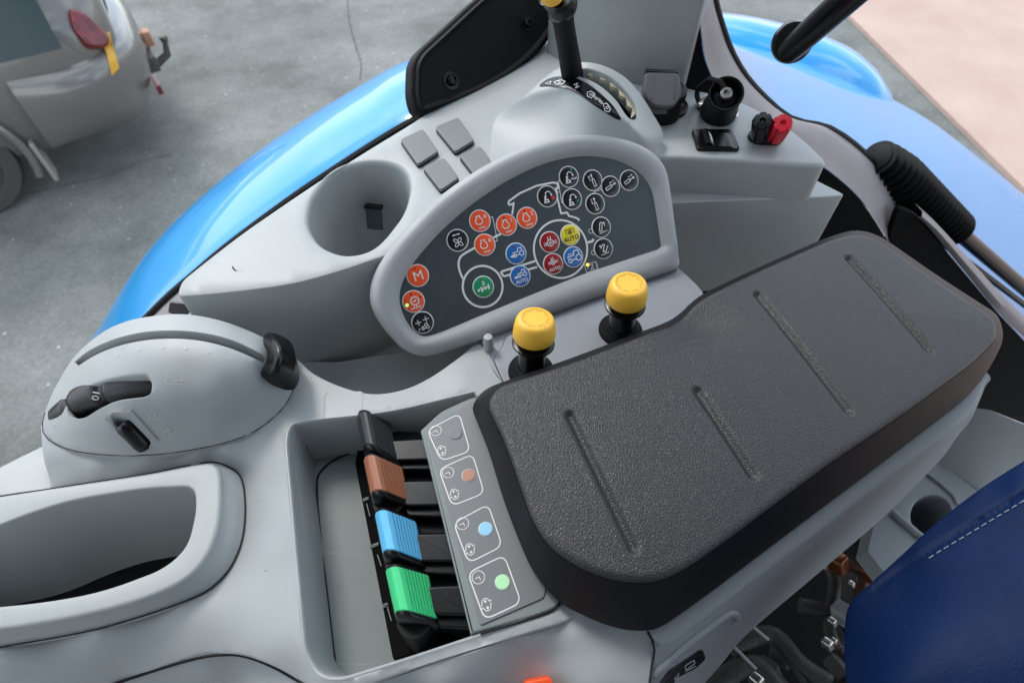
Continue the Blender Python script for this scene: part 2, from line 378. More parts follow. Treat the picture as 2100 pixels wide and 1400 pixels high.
# =================================================================== CAR (rear corner of a silver estate)
car_o = V((-2.16, 3.33, GZ)); ax = V((.84, .54, 0)).normalized(); ay = V((-ax.y, ax.x, 0))   # ax: towards the rear, ay: across, away
CF = lambda x, y, z: car_o + ax * x + ay * y + V((0, 0, z))
paint = mat('silver_brown_paint', (.135, .130, .122), .3, metal=.2, coat=.6, var=(2, (.3, .8), (.16, .155, .147)))
glassd = mat('dark_tinted_glass', (.035, .055, .06), .06, spec=.8)
car = thing('parked_car', 'silver grey estate car seen from above at its rear corner with tow ball', 'car', CF(-2, .85, 0))
def carsec(x, top=1.45, wb=0.0):
    # half profile points (y from near side 0 .. width 1.7), z
    s_ = [(.06 + wb, .28), (.0 + wb, .42), (-.015 + wb, .62), (.0 + wb, .82), (.05 + wb, .95), (.12 + wb, 1.05), (.2 + wb, 1.3), (.28 + wb, top - .04), (.42 + wb, top)]
    f = s_ + [(1.7 - y, z) for y, z in s_[::-1]]
    return [CF(x, y, z) for y, z in f]
mb = MB(); xs = [(-4.2, .75, .25), (-4.0, .95, .12), (-3.4, 1.0, .02), (-2.9, 1.42, 0), (-1.6, 1.47, 0), (-.7, 1.45, 0), (-.35, 1.42, .01), (-.18, 1.30, .05), (-.06, 1.08, .13)]
mb.loft([carsec(*x) for x in xs], False)
last = carsec(-.06, 1.08, .13); cc = sum(last, V()) / len(last)
mb.loft([last, [cc + (p - cc) * .85 + ax * .03 for p in last], [cc + (p - cc) * .2 + ax * .05 for p in last]], False)
mb.build('body', paint, car, 50)
# bumper wraps round the corner
def wrap(z, bulge): return [CF(x, y, z) for x, y in cr([(-.62, -.02 - bulge * .4), (-.35, -.02 - bulge), (-.12, .05 - bulge * .6), (-.0 + bulge, .25), (.05 + bulge, .6), (.06 + bulge, .85), (.05 + bulge, 1.1), (-.0 + bulge, 1.45), (-.12, 1.65)], False, 6)]
mb = MB(); mb.loft([wrap(z, q) for z, q in [(.30, -.05), (.34, .0), (.42, .03), (.52, .05), (.60, .05), (.66, .035), (.70, -.01), (.71, -.06)]], False); mb.build('bumper', paint, car, 50)
red_l = mat('red_lens', (.16, .004, .010), .25, coat=.5, var=(20, (.4, .6), (.09, .004, .008)))
lampq = [CF(-.20, -.01, .78), CF(-.06, .04, .74), CF(-.02, .10, .80), CF(-.10, .14, 1.0), CF(-.2, .12, 1.06), CF(-.24, .04, .94)]
lc_ = sum(lampq, V()) / 6; lampq = [lc_ + (p - lc_) * .66 + V((-.02, 0, -.07)) for p in lampq]
lf = F(lampq[0], lampq[2] - lampq[0], lampq[4] - lampq[0])
ll = rc([((p - lf.o).dot(lf.u), (p - lf.o).dot(lf.v)) for p in lampq], .035, 4)
mb = MB(); mb.slab(lf, ll, .05, -.04, .02); lampo = mb.build('tail_light', red_l, car)
# side window and rear window
mb = MB(); q = [CF(-1.6, .0, .80), CF(-.30, .0, .80), CF(-.28, .14, 1.3), CF(-1.6, .17, 1.38)]; qn = V((0, 0, 0)) - ay * .02
mb.add([p + qn for p in q] + [p - qn * 2 for p in q], [(0, 1, 2, 3), (4, 7, 6, 5), (0, 4, 5, 1), (1, 5, 6, 2), (2, 6, 7, 3), (3, 7, 4, 0)]); mb.build('side_window', glassd, car)
mb = MB(); mb.add([CF(-.04, .3, .98), CF(-.04, 1.4, .98), CF(-.2, 1.3, 1.38), CF(-.2, .4, 1.38), CF(-.1, .3, .96), CF(-.1, 1.4, .96), CF(-.3, 1.3, 1.36), CF(-.3, .4, 1.36)],
   [(0, 1, 2, 3), (4, 7, 6, 5), (0, 4, 5, 1), (1, 5, 6, 2), (2, 6, 7, 3), (3, 7, 4, 0)]); mb.build('rear_window', glassd, car)
# number plate follows the skin of the bumper corner
_bv = [BVHTree.FromPolygons([tuple(v.co + WO[o.name]) for v in o.data.vertices], [tuple(p.vertices) for p in o.data.polygons]) for o in car.children if o.name.startswith(('body', 'bumper'))]
def oncar(x, y, h=0.0):
    d = ray(x, y).normalized(); c = [r_ for r_ in (b_.ray_cast(C0, d) for b_ in _bv) if r_[0] is not None]
    if not c: return P(x, y, -1.3)
    r_ = min(c, key=lambda k: k[3]); nn = r_[1] if r_[1].dot(d) < 0 else -r_[1]; return r_[0] + nn * h
CARPLATE = [(206, 70), (222, 66), (243, 140), (228, 156)]
npf = F(CF(.052, .42, .82), ay, (0, 0, 1))
mb = MB(); mb.box(npf, .0, .5, .09, .14, -.02, .03, .008); mb.build('plate_lamp_bar', mat('chrome_trim', (.5, .5, .48), .25, metal=1), car)
mb = MB(); mb.box(F(CF(.045, .12, .40), ay, (0, 0, 1)), 0, .14, -.03, .03, -.01, .02, .006); mb.build('reflector', red_l, car)
mb = MB(); t0 = CF(.05, .62, .36)
mb.tube([CF(-.2, .62, .34), CF(.12, .62, .34), CF(.2, .62, .38), CF(.22, .62, .46)], [.028, .028, .024, .016], 12)
mb.lathe(CF(.22, .62, .45), (0, 0, 1), [(.012, 0), (.022, .012), (.026, .026), (.02, .042), (.006, .05)], 14)
mb.box(F(CF(.02, .62, .40), ax, ay), -.02, .1, -.1, .06, -.07, .03, .01)
mb.build('tow_bar', mat('greasy_steel', (.09, .085, .08), .45, ('noise', 60, .004), metal=.6), car)
mb = MB(); mb.box(F(CF(.10, .72, .48), ax, ay), 0, .06, -.03, .05, -.06, .03, .01); mb.build('tow_socket', mat('rusty_cap', (.40, .20, .13), .6), car)
tyre = mat('tyre_rubber', (.055, .053, .05), .8, ('noise', 60, .003)); rim = mat('worn_alloy', (.12, .115, .105), .4, metal=.6)
def carwheel(x, y, sgn):
    wh = MB(); a_ = -ay * sgn
    wh.lathe(CF(x, y, .315) - a_ * .0, a_, [(.21, -.20), (.30, -.19), (.315, -.15), (.315, -.05), (.30, -.01), (.22, 0.0), (.205, -.01)], 40)
    t = wh.build('wheel', tyre, car)
    rm = MB(); rm.lathe(CF(x, y, .315), a_, [(.205, -.06), (.208, .004), (.19, .008), (.17, -.02), (.07, -.03), (.05, -.01), (.01, -.005)], 40, mod=None); rm.build('rim', rim, t)
    for k in range(5):
        an = k * 2 * math.pi / 5; sp_ = MB(); d1 = ax * math.cos(an) + V((0, 0, math.sin(an)))
        sp_.tube([CF(x, y, .315) + a_ * .0 + d1 * .03, CF(x, y, .315) - a_ * .004 + d1 * .19], [.028, .02], 8); sp_.build('spoke', rim, t)
carwheel(-1.12, .01, 1); carwheel(-3.45, .01, 1); carwheel(-3.45, 1.69, -1); carwheel(-1.12, 1.69, -1)
mb = MB()
arc = [CF(-1.12 + .38 * math.cos(t), -.025, .315 + .40 * math.sin(t)) for t in [R(k) for k in range(-20, 181, 8)]]
mb.tube(arc, .022, 8); mb.build('wheel_arch_lip', paint, car)
mb = MB(); mb.box(F(CF(-.70, -.03, .12), -ay, (0, 0, 1)), -.14, .0, 0, .25, -.01, .012, .004); mb.build('mud_flap', mat('mud_flap_grey', (.25, .24, .21), .6), car)

# =================================================================== BLUE REAR FENDER
YW = R(10); eN = V((-math.sin(YW), math.cos(YW), 0)); eE = V((math.cos(YW), math.sin(YW), 0))
def K(x, y, c): return PP(x, y, eN * c, eN)
Opx = [(118, 960), (140, 860), (160, 770), (195, 695), (260, 590), (350, 470), (480, 350), (640, 240), (760, 172), (845, 130), (1000, 82), (1150, 58), (1300, 58), (1450, 78), (1600, 112), (1700, 145), (1785, 182), (1900, 243), (2000, 318), (2110, 408), (2220, 510), (2330, 640), (2420, 780)]
Ipx = [(160, 880), (215, 760), (270, 680), (330, 622), (400, 560), (480, 494), (620, 392), (770, 294), (850, 247), (1000, 215), (1150, 190), (1300, 140), (1430, 75), (1490, 110), (1550, 180), (1640, 260), (1730, 330), (1830, 420), (1920, 520), (2010, 640), (2110, 780), (2200, 900), (2290, 1020)]
NO = 90
O_ = rs([tuple(K(x, y, 1.0)) for x, y in cr(Opx, False, 5)], NO, False); I_ = rs([tuple(K(x, y, .66)) for x, y in cr(Ipx, False, 5)], NO, False)
# match rows by position along the tractor
def at_s(crv, s_):
    pr = [V(p).dot(eE) for p in crv]
    if s_ <= pr[0]: return V(crv[0])
    for i in range(1, len(pr)):
        if pr[i] >= s_: return V(crv[i - 1]).lerp(V(crv[i]), (s_ - pr[i - 1]) / max(1e-9, pr[i] - pr[i - 1]))
    return V(crv[-1])
rows = []
for k in range(120):
    s_ = -1.08 + 3.2 * k / 119
    a, b_ = at_s(I_, s_), at_s(O_, s_); a = V(a); b_ = V(b_)
    # carry on the arch beyond the seen ends
    row = [V((a.x, a.y, a.z)) - V((0, 0, .03)) - eN * .03]
    for j in range(11):
        t = j / 10; q = a.lerp(b_, t) + V((0, 0, .035 * math.sin(math.pi * t) ** 1)); row.append(q)
    cdir = (b_ - V((.15, .9, -1.45))); cdir = (cdir - eN * cdir.dot(eN)).normalized()
    for j in range(1, 7):
        t = j / 6 * math.pi / 2; row.append(b_ + eN * .03 * math.sin(t) - cdir * .03 * (1 - math.cos(t)))
    row.append(b_ + eN * .03 - cdir * .10); row.append(b_ + eN * .02 - cdir * .11)
    rows.append(row)
fen = thing('rear_fender', 'glossy blue rear fender arching below the cab window', 'fender', (0.1, .9, -.6))
mb = MB(); mb.loft(rows, False); mb.build('fender_panel', M['blue'], fen, 60, merge='fix')
bt = rs([tuple(K(x, y, 1.12)) for x, y in cr([(1340, 22), (1440, 20), (1520, 27), (1600, 43), (1680, 66), (1735, 92), (1765, 120), (1780, 155), (1784, 190)], False, 6)], 40, False)
mb = MB(); rws = []
for k, p in enumerate(bt):
    p = V(p); e_ = min(1, (39 - k) / 5); e_ = (1 - (1 - e_) ** 2) ** .5
    rws.append([p + eN * dc * (.55 + .45 * e_) + V((0, 0, dz)) * (.5 + .5 * e_) for dc, dz in [(-.16, -.06), (-.14, -.025), (-.11, -.006), (-.07, .003), (-.03, .003), (-.0, -.003), (.02, -.02), (.03, -.06), (.03, -.20)]])
mb.loft(rws, False); c_ = [q for q in rws[-1]]; mb.add(c_, [tuple(range(len(c_)))]); mb.build('fender_extension', M['blue'], fen, 60, merge='fix')

# =================================================================== CAB WALL, SEAL
mb = MB(); seal_rows = []
Spx = [(1428, -30), (1432, 20), (1438, 70), (1448, 125), (1480, 185), (1540, 240), (1610, 290), (1690, 338), (1764, 404), (1819, 488), (1850, 560), (1870, 640)]
Tpx = [(1448, -60), (1458, -10), (1472, 45), (1500, 120), (1545, 185), (1620, 248), (1700, 268), (1770, 318), (1824, 382), (1850, 450), (1866, 530), (1880, 640)]
A_ = [K(x, y, .60) for x, y in cr(Spx, False, 6)]; B_ = [K(x, y, .655) for x, y in cr(Tpx, False, 6)]
wall_rows = [[a - V((0, 0, .002)) - eN * .004, a, a.lerp(b_, .25) + V((0, 0, .006)), a.lerp(b_, .6) + V((0, 0, .010)), a.lerp(b_, .9) + V((0, 0, .006)), b_, b_ + V((0, 0, -.012)) + eN * .004] for a, b_ in zip(A_, B_)]
cabw = thing('cab_window_frame', 'curved mauve grey frame strip under the rear side window above black trim', 'window frame', (.45, .65, -.3))
mb.loft(wall_rows, False); mb.build('frame_strip', M['seal'], cabw, 60, merge='fix')
mb = MB(); mb.tube([b_ + V((0, 0, .002)) for b_ in B_[::2]], .006, 8); mb.build('rubber_seal', M['rubber'], cabw)
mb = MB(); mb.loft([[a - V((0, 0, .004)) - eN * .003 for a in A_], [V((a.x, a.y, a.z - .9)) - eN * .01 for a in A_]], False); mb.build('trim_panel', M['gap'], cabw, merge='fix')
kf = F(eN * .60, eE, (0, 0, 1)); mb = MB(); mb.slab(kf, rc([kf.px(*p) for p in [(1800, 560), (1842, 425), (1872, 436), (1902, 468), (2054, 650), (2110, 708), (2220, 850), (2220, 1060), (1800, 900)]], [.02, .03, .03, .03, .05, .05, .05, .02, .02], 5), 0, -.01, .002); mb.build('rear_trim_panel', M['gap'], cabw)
mb = MB(); a_s = [kf.px(*p) for p in cr([(1876, 440), (1904, 466), (1975, 552), (2056, 650), (2112, 705), (2230, 850)], False, 5)]; b_s = [kf.px(*p) for p in cr([(1890, 432), (1932, 470), (2000, 545), (2062, 612), (2125, 675), (2250, 810)], False, 5)]
mb.loft([[kf.w(a, b_, -.012) for a, b_ in a_s], [kf.w(a, b_, .004) for a, b_ in a_s], [kf.w((a[0] + b_[0]) / 2, (a[1] + b_[1]) / 2, .010) for a, b_ in zip(a_s, b_s)], [kf.w(a, b_, .002) for a, b_ in b_s], [kf.w(a, b_, -.02) for a, b_ in b_s]], False); mb.build('rear_edge_strip', M['seal'], cabw, 60, merge='fix')
# left part of the window edge
Lpx = [(172, 792), (240, 712), (300, 652), (345, 608), (400, 561), (480, 495), (620, 393), (770, 295), (850, 248), (900, 222)]
le = [K(x, y, .645) for x, y in cr(Lpx, False, 5)]
lw = thing('window_sill', 'thin dark sealing strip between blue fender and pale shelf', 'window seal', (-.4, .6, -.2))
mb = MB(); mb.tube(le, .0055, 8); mb.build('rubber_seal', M['rubber'], lw)
mb = MB(); inn = [K(x, y, .60) for x, y in cr([(x + 34, y + 26) for x, y in Lpx], False, 5)]
mb.loft([[p - V((0, 0, .004)) for p in le], [a.lerp(b_, .5) + V((0, 0, .004)) for a, b_ in zip(le, inn)], inn], False); mb.loft([inn, [p - V((0, 0, .8)) for p in inn]], False)
mb.build('frame_strip', M['seal'], lw, 60, merge='fix')
# cab floor; unseen roof slab and wall behind the camera, added to block skylight
mb = MB(); mb.box(H(-.62), -.2, 1.3, -1.2, .58, -.05, 0, .01); tag(mb.build('cab_floor', M['gap']), kind='structure')
lining = mat('shade_slab_lining', (.42, .42, .44), .8, ('noise', 300, .0005), spec=.2)  # pale face of the added slabs, set to bounce soft fill
mb = MB(); mb.box(H(.85), -1.0, 1.2, -.75, .42, 0, .09, .02); tag(mb.build('unseen_shade_roof', lining), kind='structure')
mb = MB(); mb.box(F((0, -.62, 0), (1, 0, 0), (0, 0, 1)), -1.0, 1.15, -.55, .85, 0, .05, .01); tag(mb.build('unseen_shade_wall', lining), kind='structure')  # opaque wall added out of view to cut light from the camera side

# =================================================================== SIDE CONSOLE (shelf by the window)
def hz(pts, r, z, seg=5):
    return [tuple(p) for p in rc([P(x, y, z)[:2] for x, y in pts], r, seg)]
con = thing('side_console', 'pale grey plastic shelf console with cup holder and blank covers below the window', 'console', P(900, 400, -.1))
cup = cr([(622, 448), (636, 400), (680, 352), (735, 330), (795, 328), (835, 345), (849, 380), (838, 430), (812, 470), (780, 505), (745, 523), (700, 527), (655, 510), (630, 482)], True, 6)
left_top = rc([(366, 606), (373, 578), (430, 532), (500, 478), (640, 382), (770, 300), (850, 252), (1000, 150), (1085, 60), (1240, 20), (1240, 200), (1215, 330), (1100, 335), (960, 390), (850, 470), (800, 519), (690, 556), (600, 581), (500, 594), (420, 602)],
              [8, 16, 60, 60, 60, 60, 60, 60, 20, 5, 5, 5, 5, 10, 10, 5, 40, 60, 60, 60, 30][:21], 5)
def steps_round(r, d, n=4, draft=0.0): return [(r * (1 - math.cos(math.pi / 2 * k / n)) * -1 if 0 else r * math.sin(math.pi / 2 * k / n) * 1.0, -r * (1 - math.cos(math.pi / 2 * k / n))) for k in range(1, n + 1)] + [(r + draft, -d)]
mb = skin(left_top, [(366, 606, -.002), (500, 594, 0), (800, 519, 0), (640, 382, 0), (1240, 20, .0), (1180, 470, 0), (430, 532, 0), (850, 252, 0)],
          [(cup, [(.001, -.0003), (.0025, -.0012), (.0038, -.003), (.0045, -.006), (.013, -.118), (.016, -.124), (.020, -.126)], True)], 22,
          skirt=[(.0006, -.0004), (.0009, -.0015), (.0009, -.135)])
mb.build('shelf', M['grey'], con, 35)
# cup holder spring tab
tp = P(765, 425, -.035); tf = F(P(768, 428, -.032), (.9, -.42, 0), (0, 0, 1))
cupc = sum([P(x, y, -.03) for x, y in cup], V()) / len(cup)
tb = thing('cup_holder_clip', 'small dark spring clip standing out of the cup holder wall', 'clip', P(765, 445, -.05))
mb = MB(); tf = F(P(768, 446, -.052), (1, -.15, 0), (0, .35, 1)); mb.box(tf, -.0085, .0085, -.013, .011, -.001, .002, .0008)
mb.box(F(tf.w(0, .011, .001), tf.u, (0, -.6, -.35)), -.0095, .0095, -.002, .003, -.001, .002, .0008); mb.build('tab', M['face'], tb)
cap_s = MB(); tf2 = F(tf.w(0, .011, .0015), tf.u, -tf.n); cap_s.box(tf2, -.0095, .0095, -.002, .006, -.001, .0025, .001); cap_s.build('spring', M['blackm'], tb)
# blank covers
bf0 = H(0.0008)
for q in [[(822, 293), (868, 272), (900, 318), (858, 345)], [(893, 268), (940, 248), (973, 295), (934, 319)], [(868, 350), (912, 331), (942, 372), (905, 398)], [(942, 325), (986, 307), (1016, 350), (978, 372)]]:
    lp = rc([bf0.px(*p) for p in q], .004, 4)
    base = MB(); base.slab(bf0, off(lp, .0006), .0012, -.0006, .0004); bo = base.build('blank_cover_recess', M['blackm'], con)
    mb = MB(); fr_ = F(bf0.w(*lp[0], .0), (1, 0, 0), (0, 1, 0)); mb.slab(bf0, lp, .0045, .0008, .0009); mb.build('blank_cover', M['blank'], con)
# scored round knock-out on the left of the shelf
kz = H(.0); ko = cr([(478, 548), (490, 556), (515, 548), (537, 524), (544, 502), (536, 491), (515, 495), (490, 520)], True, 5)
pr = Print(kz, .0003); pr.line([kz.px(*p) for p in ko[2:26]], .0006); pr.build('knock_out_mark', M['grey2'], con)
pr = Print(kz, .0004); pr.line([kz.px(*p) for p in [(477, 547), (480, 553), (485, 556)]], .0013); pr.build('knock_out_notch', M['blackm'], con); pr = Print(kz, .0004); pr.line([kz.px(*p) for p in [(533, 491), (538, 494), (541, 499)]], .0013); pr.build('knock_out_notch', M['blackm'], con)
# right hand half: slab and the wider lower box
rt = rc([(1245, 100), (1330, 150), (1400, 181), (1500, 204), (1575, 238), (1640, 283), (1690, 333), (1640, 331), (1500, 321), (1380, 316), (1245, 322)], [5, 20, 20, 30, 30, 40, 12, 20, 60, 40, 5], 5)
mb = skin(rt, [(1245, 100, 0), (1400, 181, 0), (1690, 333, 0), (1245, 322, 0), (1500, 321, 0), (1500, 250, 0)], [], 25, skirt=[(.0014, -.0003), (.0028, -.0012), (.0038, -.0028), (.0042, -.005), (.0050, -.0435)]); mb.build('shelf_end', M['grey'], con, 50)
lb = hz([(1105, 380), (1300, 300), (1500, 300), (1640, 352), (1735, 400), (1690, 404), (1500, 411), (1360, 417), (1150, 424)], [.005, .01, .02, .02, .006, .02, .02, .01, .005], -.043)
mb = MB(); mb.slab(H(-.043), lb, 0, -.14, .0015, 0.0, 4); lbx = mb.build('lower_box', M['grey'], con, 50)
# PTO hump
hump = thing('lever_housing', 'raised grey hump on the shelf with curved black scale and slot', 'lever housing', P(1200, 300, 0))
c1 = [(1012, 330, .001), (1060, 345, .001), (1130, 350, .001), (1200, 352, .001), (1270, 345, .001), (1325, 332, .001), (1352, 310, .001)]
cA = [(1010, 262, .006), (1035, 232, .013), (1085, 205, .026), (1120, 192, .033), (1160, 178, .040)]
ctrl = [(1000, 340, 0), (1005, 300, 0), (1010, 262, .002), (1022, 235, .008), (1060, 345, .0), (1130, 350, .0), (1200, 352, .0), (1270, 345, .0), (1325, 332, .0), (1355, 305, .0), (1358, 285, .004),
        (1100, 184, .028), (1150, 167, .040), (1200, 180, .042), (1240, 203, .038), (1270, 225, .032), (1300, 250, .024), (1340, 285, .010),
        (1050, 235, .014), (1100, 215, .026), (1160, 215, .033), (1220, 240, .028), (1290, 285, .014),
        (1105, 168, .026), (1140, 140, .036), (1190, 128, .048), (1230, 133, .048), (1270, 155, .042), (1310, 190, .033), (1345, 245, .019),
        (1220, 160, .047), (1280, 200, .037), (1310, 240, .024)]
hout = cr([(1008, 330), (1008, 290), (1012, 255), (1026, 232), (1070, 202), (1110, 165), (1150, 138), (1195, 128), (1240, 136), (1283, 160), (1315, 196), (1340, 236), (1357, 268), (1357, 300), (1335, 326), (1270, 345), (1200, 352), (1130, 350), (1060, 343)], True, 5)
slot = cr([(1193, 141), (1215, 141), (1250, 155), (1280, 180), (1300, 208), (1308, 232), (1305, 244), (1293, 245), (1280, 232), (1262, 205), (1235, 180), (1210, 165), (1190, 158), (1183, 150)], True, 5)
_ft = tps([(1020, 225, .008), (1050, 200, .021), (1110, 175, .038), (1150, 160, .046), (1190, 150, .052), (1230, 170, .052), (1270, 205, .045), (1310, 250, .032), (1345, 290, .016), (1357, 305, .006), (1140, 138, .043), (1195, 128, .056), (1250, 140, .056), (1310, 190, .041), (1350, 255, .018), (1100, 300, .05), (1200, 320, .062), (1300, 330, .032), (1010, 300, .03)])
_ff = tps([(1008, 335, 0), (1060, 345, 0), (1130, 350, 0), (1200, 355, 0), (1270, 347, 0), (1300, 340, .0), (1345, 325, 0), (1359, 302, .003), (1006, 290, .0), (1010, 255, .003), (1022, 233, .009), (1060, 208, .023), (1110, 188, .037), (1160, 184, .046), (1210, 218, .046), (1250, 240, .041), (1290, 264, .033), (1340, 298, .015), (1150, 130, .075), (1250, 140, .085), (1330, 200, .07), (1360, 250, .05)])
def _hz(q, k=700.): a, b_ = _ft(q), _ff(q); return -np.logaddexp(-k * a, -k * b_) / k
mb = skin(hout, ctrl, [(slot, [(.0008, -.0006), (.0012, -.002), (.0014, -.016)], False)], 6, skirt=[(.0006, -.0006), (.001, -.03)], zfun=_hz)
mb.build('hump', M['grey'], hump, 40); hz_ = onto(mb.zf)
mb2 = MB(); sl = [hz_(x, y, -.013) for x, y in slot]; mb2.add(sl, [tuple(range(len(sl)))]); mb2.add([p + V((.001, -.001, -.004)) for p in sl], [tuple(range(len(sl)))]); mb2.build('slot_floor', M['gap'], hump)
mb2 = MB(); wv = []
for k in range(50):
    t = k / 49; base = cr([(1195, 149), (1225, 153), (1258, 172), (1282, 197), (1297, 222), (1299, 238)], False, 10)
    q = rs(base, 50, False)[k]; wv.append(q)
up = [hz_(x + 5, y - 4.5, -.0032) for k, (x, y) in enumerate(wv)]
lo = [hz_(x - 3 + 2.0 * math.sin(k * .75), y + 2.5 - 2.0 * math.sin(k * .75), -.0036) for k, (x, y) in enumerate(wv)]
mb2.loft([up, lo, [p - V((0, 0, .004)) for p in lo]], False); mb2.build('gate_plate', M['brass'], hump)
def surf_poly(zf, px_pts, h, name, m, parent, angle=40):
    vs, fs = tri(px_pts, [], 4); W = [zf(x, y, h) for x, y in vs]; b2 = MB(); b2.add(W, [tuple(int(k) for k in t) for t in fs]); return b2.build(name, m, parent, angle, merge='fix')
scale = cr([(1106, 176), (1122, 163), (1145, 157), (1175, 159), (1205, 172), (1235, 195), (1258, 218), (1272, 240), (1272, 246), (1262, 244), (1240, 230), (1212, 212), (1185, 193), (1155, 180), (1125, 176)], True, 4)
sco = surf_poly(hz_, scale, .0009, 'scale_strip', M['black'], hump)
surf_poly(oncar, CARPLATE, .006, 'number_plate', mat('plate_yellow', (.62, .33, .03), .4), car)
class SPrint(Print):                         # prints that lie on a shaped surface, given in photograph measure
    def __init__(s, zf, h=.0003): s.zf, s.h, s.mb, s.k = zf, h, MB(), 0
    def pt(s, p): return s.zf(p[0], p[1], s.h + s.k * .000015)
    def text(s, t, c, size, rot=0, sk=1.0):
        cu = bpy.data.curves.new('t', 'FONT'); cu.body = t; cu.size = size; cu.align_x = 'CENTER'; cu.align_y = 'CENTER'; cu.offset = size * .01
        o = bpy.data.objects.new('t', cu); COL.objects.link(o); dg = bpy.context.evaluated_depsgraph_get(); me = o.evaluated_get(dg).to_mesh(); s.k += 1
        cc, ss = math.cos(rot), math.sin(rot)
        s.mb.add([s.pt((c[0] + v.co.x * cc - v.co.y * ss, c[1] - v.co.x * ss - v.co.y * cc)) for v in me.vertices], [tuple(p.vertices) for p in me.polygons])
        bpy.data.objects.remove(o); bpy.data.curves.remove(cu); return s
sp_ = SPrint(hz_, .0013)
sp_.text('N', (1182, 176), 13, R(-65)); sp_.text('540E', (1219, 199), 8, R(-48)); sp_.text('1000', (1230, 207), 8, R(-48))
sp_.line([(1204, 190), (1212, 187), (1220, 193), (1213, 201), (1205, 198)], 1.4, True); sp_.ring((1211, 194), 2.2, 1, 10)
sp_.line([(1237, 214), (1244, 212), (1252, 222), (1249, 230), (1241, 228)], 1.4, True); sp_.ring((1245, 221), 2.6, 1, 10)
sp_.line([(1137, 168), (1150, 164), (1159, 167), (1153, 173), (1140, 173)], 1.4, True); sp_.ring((1147, 169), 2.2, 1, 10); sp_.line([(1118, 171), (1130, 167), (1128, 173)], 1.2, True)
sp_.build('scale_marking', M['white'], sco)
# its lever
lev = thing('shift_lever', 'upright black lever rising from the curved slot', 'lever', hz_(1180, 160, 0))
p0 = hz_(1176, 168, -.012); p1 = P(1152, 24, .122); dv = (p1 - p0)
mb = MB(); mb.tube([p0, p0 + dv * .06, p0 + dv * .3, p0 + dv * .6, p0 + dv * .85, p1], [.0105, .0112, .0108, .0098, .0096, .0103], 20); mb.build('stem', M['blackm'], lev)
mb = MB(); dn = dv.normalized(); mb.lathe(p1 - dn * .002, dn, [(.009, 0), (.0135, .004), (.0148, .009), (.0148, .016), (.012, .019)], 28); mb.build('collar', M['black'], lev)
mb = MB(); mb.tube([p1 + dn * .012 + V((-.014, 0, 0)), p1 + dn * .012 + V((-.014, -.004, .006))], .0045, 14); mb.build('chrome_button', M['steel'], lev)
mb = MB(); mb.lathe(p1 + dn * .017 + V((-.006, -.004, 0)), dn, [(.009, 0), (.010, .002), (.010, .012), (.007, .016)], 28); mb.build('yellow_button', M['yellow'], lev)

# pillar trim
A, B, Cc, D = P(1118, 108, 0), P(1206, 152, 0), P(1398, 194, 0), P(1436, 120, 0)
cl = [tuple(p[:2]) for p in (A, B, Cc, D, P(1180, 40, 0))]
mb = MB(); mb.slab(H(0), rc(cl, [.01, .022, .006, .02, .02], 6), .7, -.02, .01, 0, 3)
tag(mb.build('pillar_trim', M['grey'], None, 50), 'tall mid grey pillar cover rising behind the lever housing', 'pillar cover')

# black bolted plate at the window
bp = thing('black_plate', 'black rounded plate with two bolts standing at the window edge', 'plate', P(960, 225, 0))
o_ = P(862, 243, 0.0); u_ = (P(1100, 120, 0.0) - o_).normalized(); tc_ = (C0 - P(960, 180, 0)).normalized(); tc_ = (tc_ - u_ * tc_.dot(u_)).normalized()
pf = F(o_, u_, tc_.cross(u_))
ol = [(843, 195), (845, 130), (858, 105), (905, 62), (985, -12), (1060, -70), (1175, -120), (1170, 0), (1148, 50), (1110, 106), (1065, 150), (1000, 190), (935, 218), (868, 241), (852, 228)]
lp = rc([pf.px(*p) for p in ol], [.01, .012, .02, .03, .03, .03, .02, .02, .03, .03, .03, .03, .03, .008, .01], 5)
mb = MB(); mb.slab(pf, lp, .0, -.016, .004, 0, 5); mb.build('plate', M['rubber'], bp, 45)
mb = MB(); l2 = [pf.w(a, b_, .0002) for a, b_ in off(lp, -.0045)]; l3 = [pf.w(a, b_, .0035) for a, b_ in off(lp, -.0065)]; l4 = [pf.w(a, b_, .003) for a, b_ in off(lp, -.008)]; l5 = [pf.w(a, b_, .0002) for a, b_ in off(lp, -.011)]
mb.loft([l2, l3, l4, l5]); mb.build('rim_bead', M['rubber'], bp, 60, merge='fix')
for q in [(925, 166), (1080, 48)]:
    a, b_ = pf.px(*q); mb = MB(); mb.lathe(pf.w(a, b_, 0), pf.n, [(.0095, 0), (.0095, .001), (.006, .0012), (.0062, .004), (.005, .0062), (.0025, .0068), (.0022, .005), (.0005, .005)], 24); mb.build('bolt', M['black'], bp)

# =================================================================== SOCKETS AND SWITCHES ON THE RIGHT SHELF END
def flange(name, pts, r, m, parent, z0=0, h=.004):
    b2 = MB(); b2.slab(H(z0), hz(pts, r, z0), h, -.001, .001); return b2.build(name, m, parent)
sk = thing('flap_socket', 'black power socket with smoky flap lid beside the pillar', 'socket', P(1360, 240, 0))
flange('flange', [(1328, 215), (1345, 262), (1405, 238), (1412, 222), (1400, 205), (1370, 195)], .006, M['black'], sk)
bc = P(1352, 236, 0); 
mb = MB(); mb.lathe(bc, (0, 0, 1), [(.021, 0), (.0215, .002), (.0205, .018), (.021, .022), (.0235, .024), (.0235, .030), (.020, .032)], 36); mb.build('socket_body', M['blackm'], sk)
lidf = F(P(1357, 190, .034), (1, .18, 0), (-.1, .75, .55)); smoky = mat('smoky_lid', (.07, .068, .07), .3, ('noise', 900, .0001))
mb = MB(); ll = rc([lidf.px(*p) for p in [(1322, 150), (1390, 152), (1398, 200), (1380, 222), (1340, 222), (1318, 200)]], [.005, .005, .012, .014, .014, .012], 5)
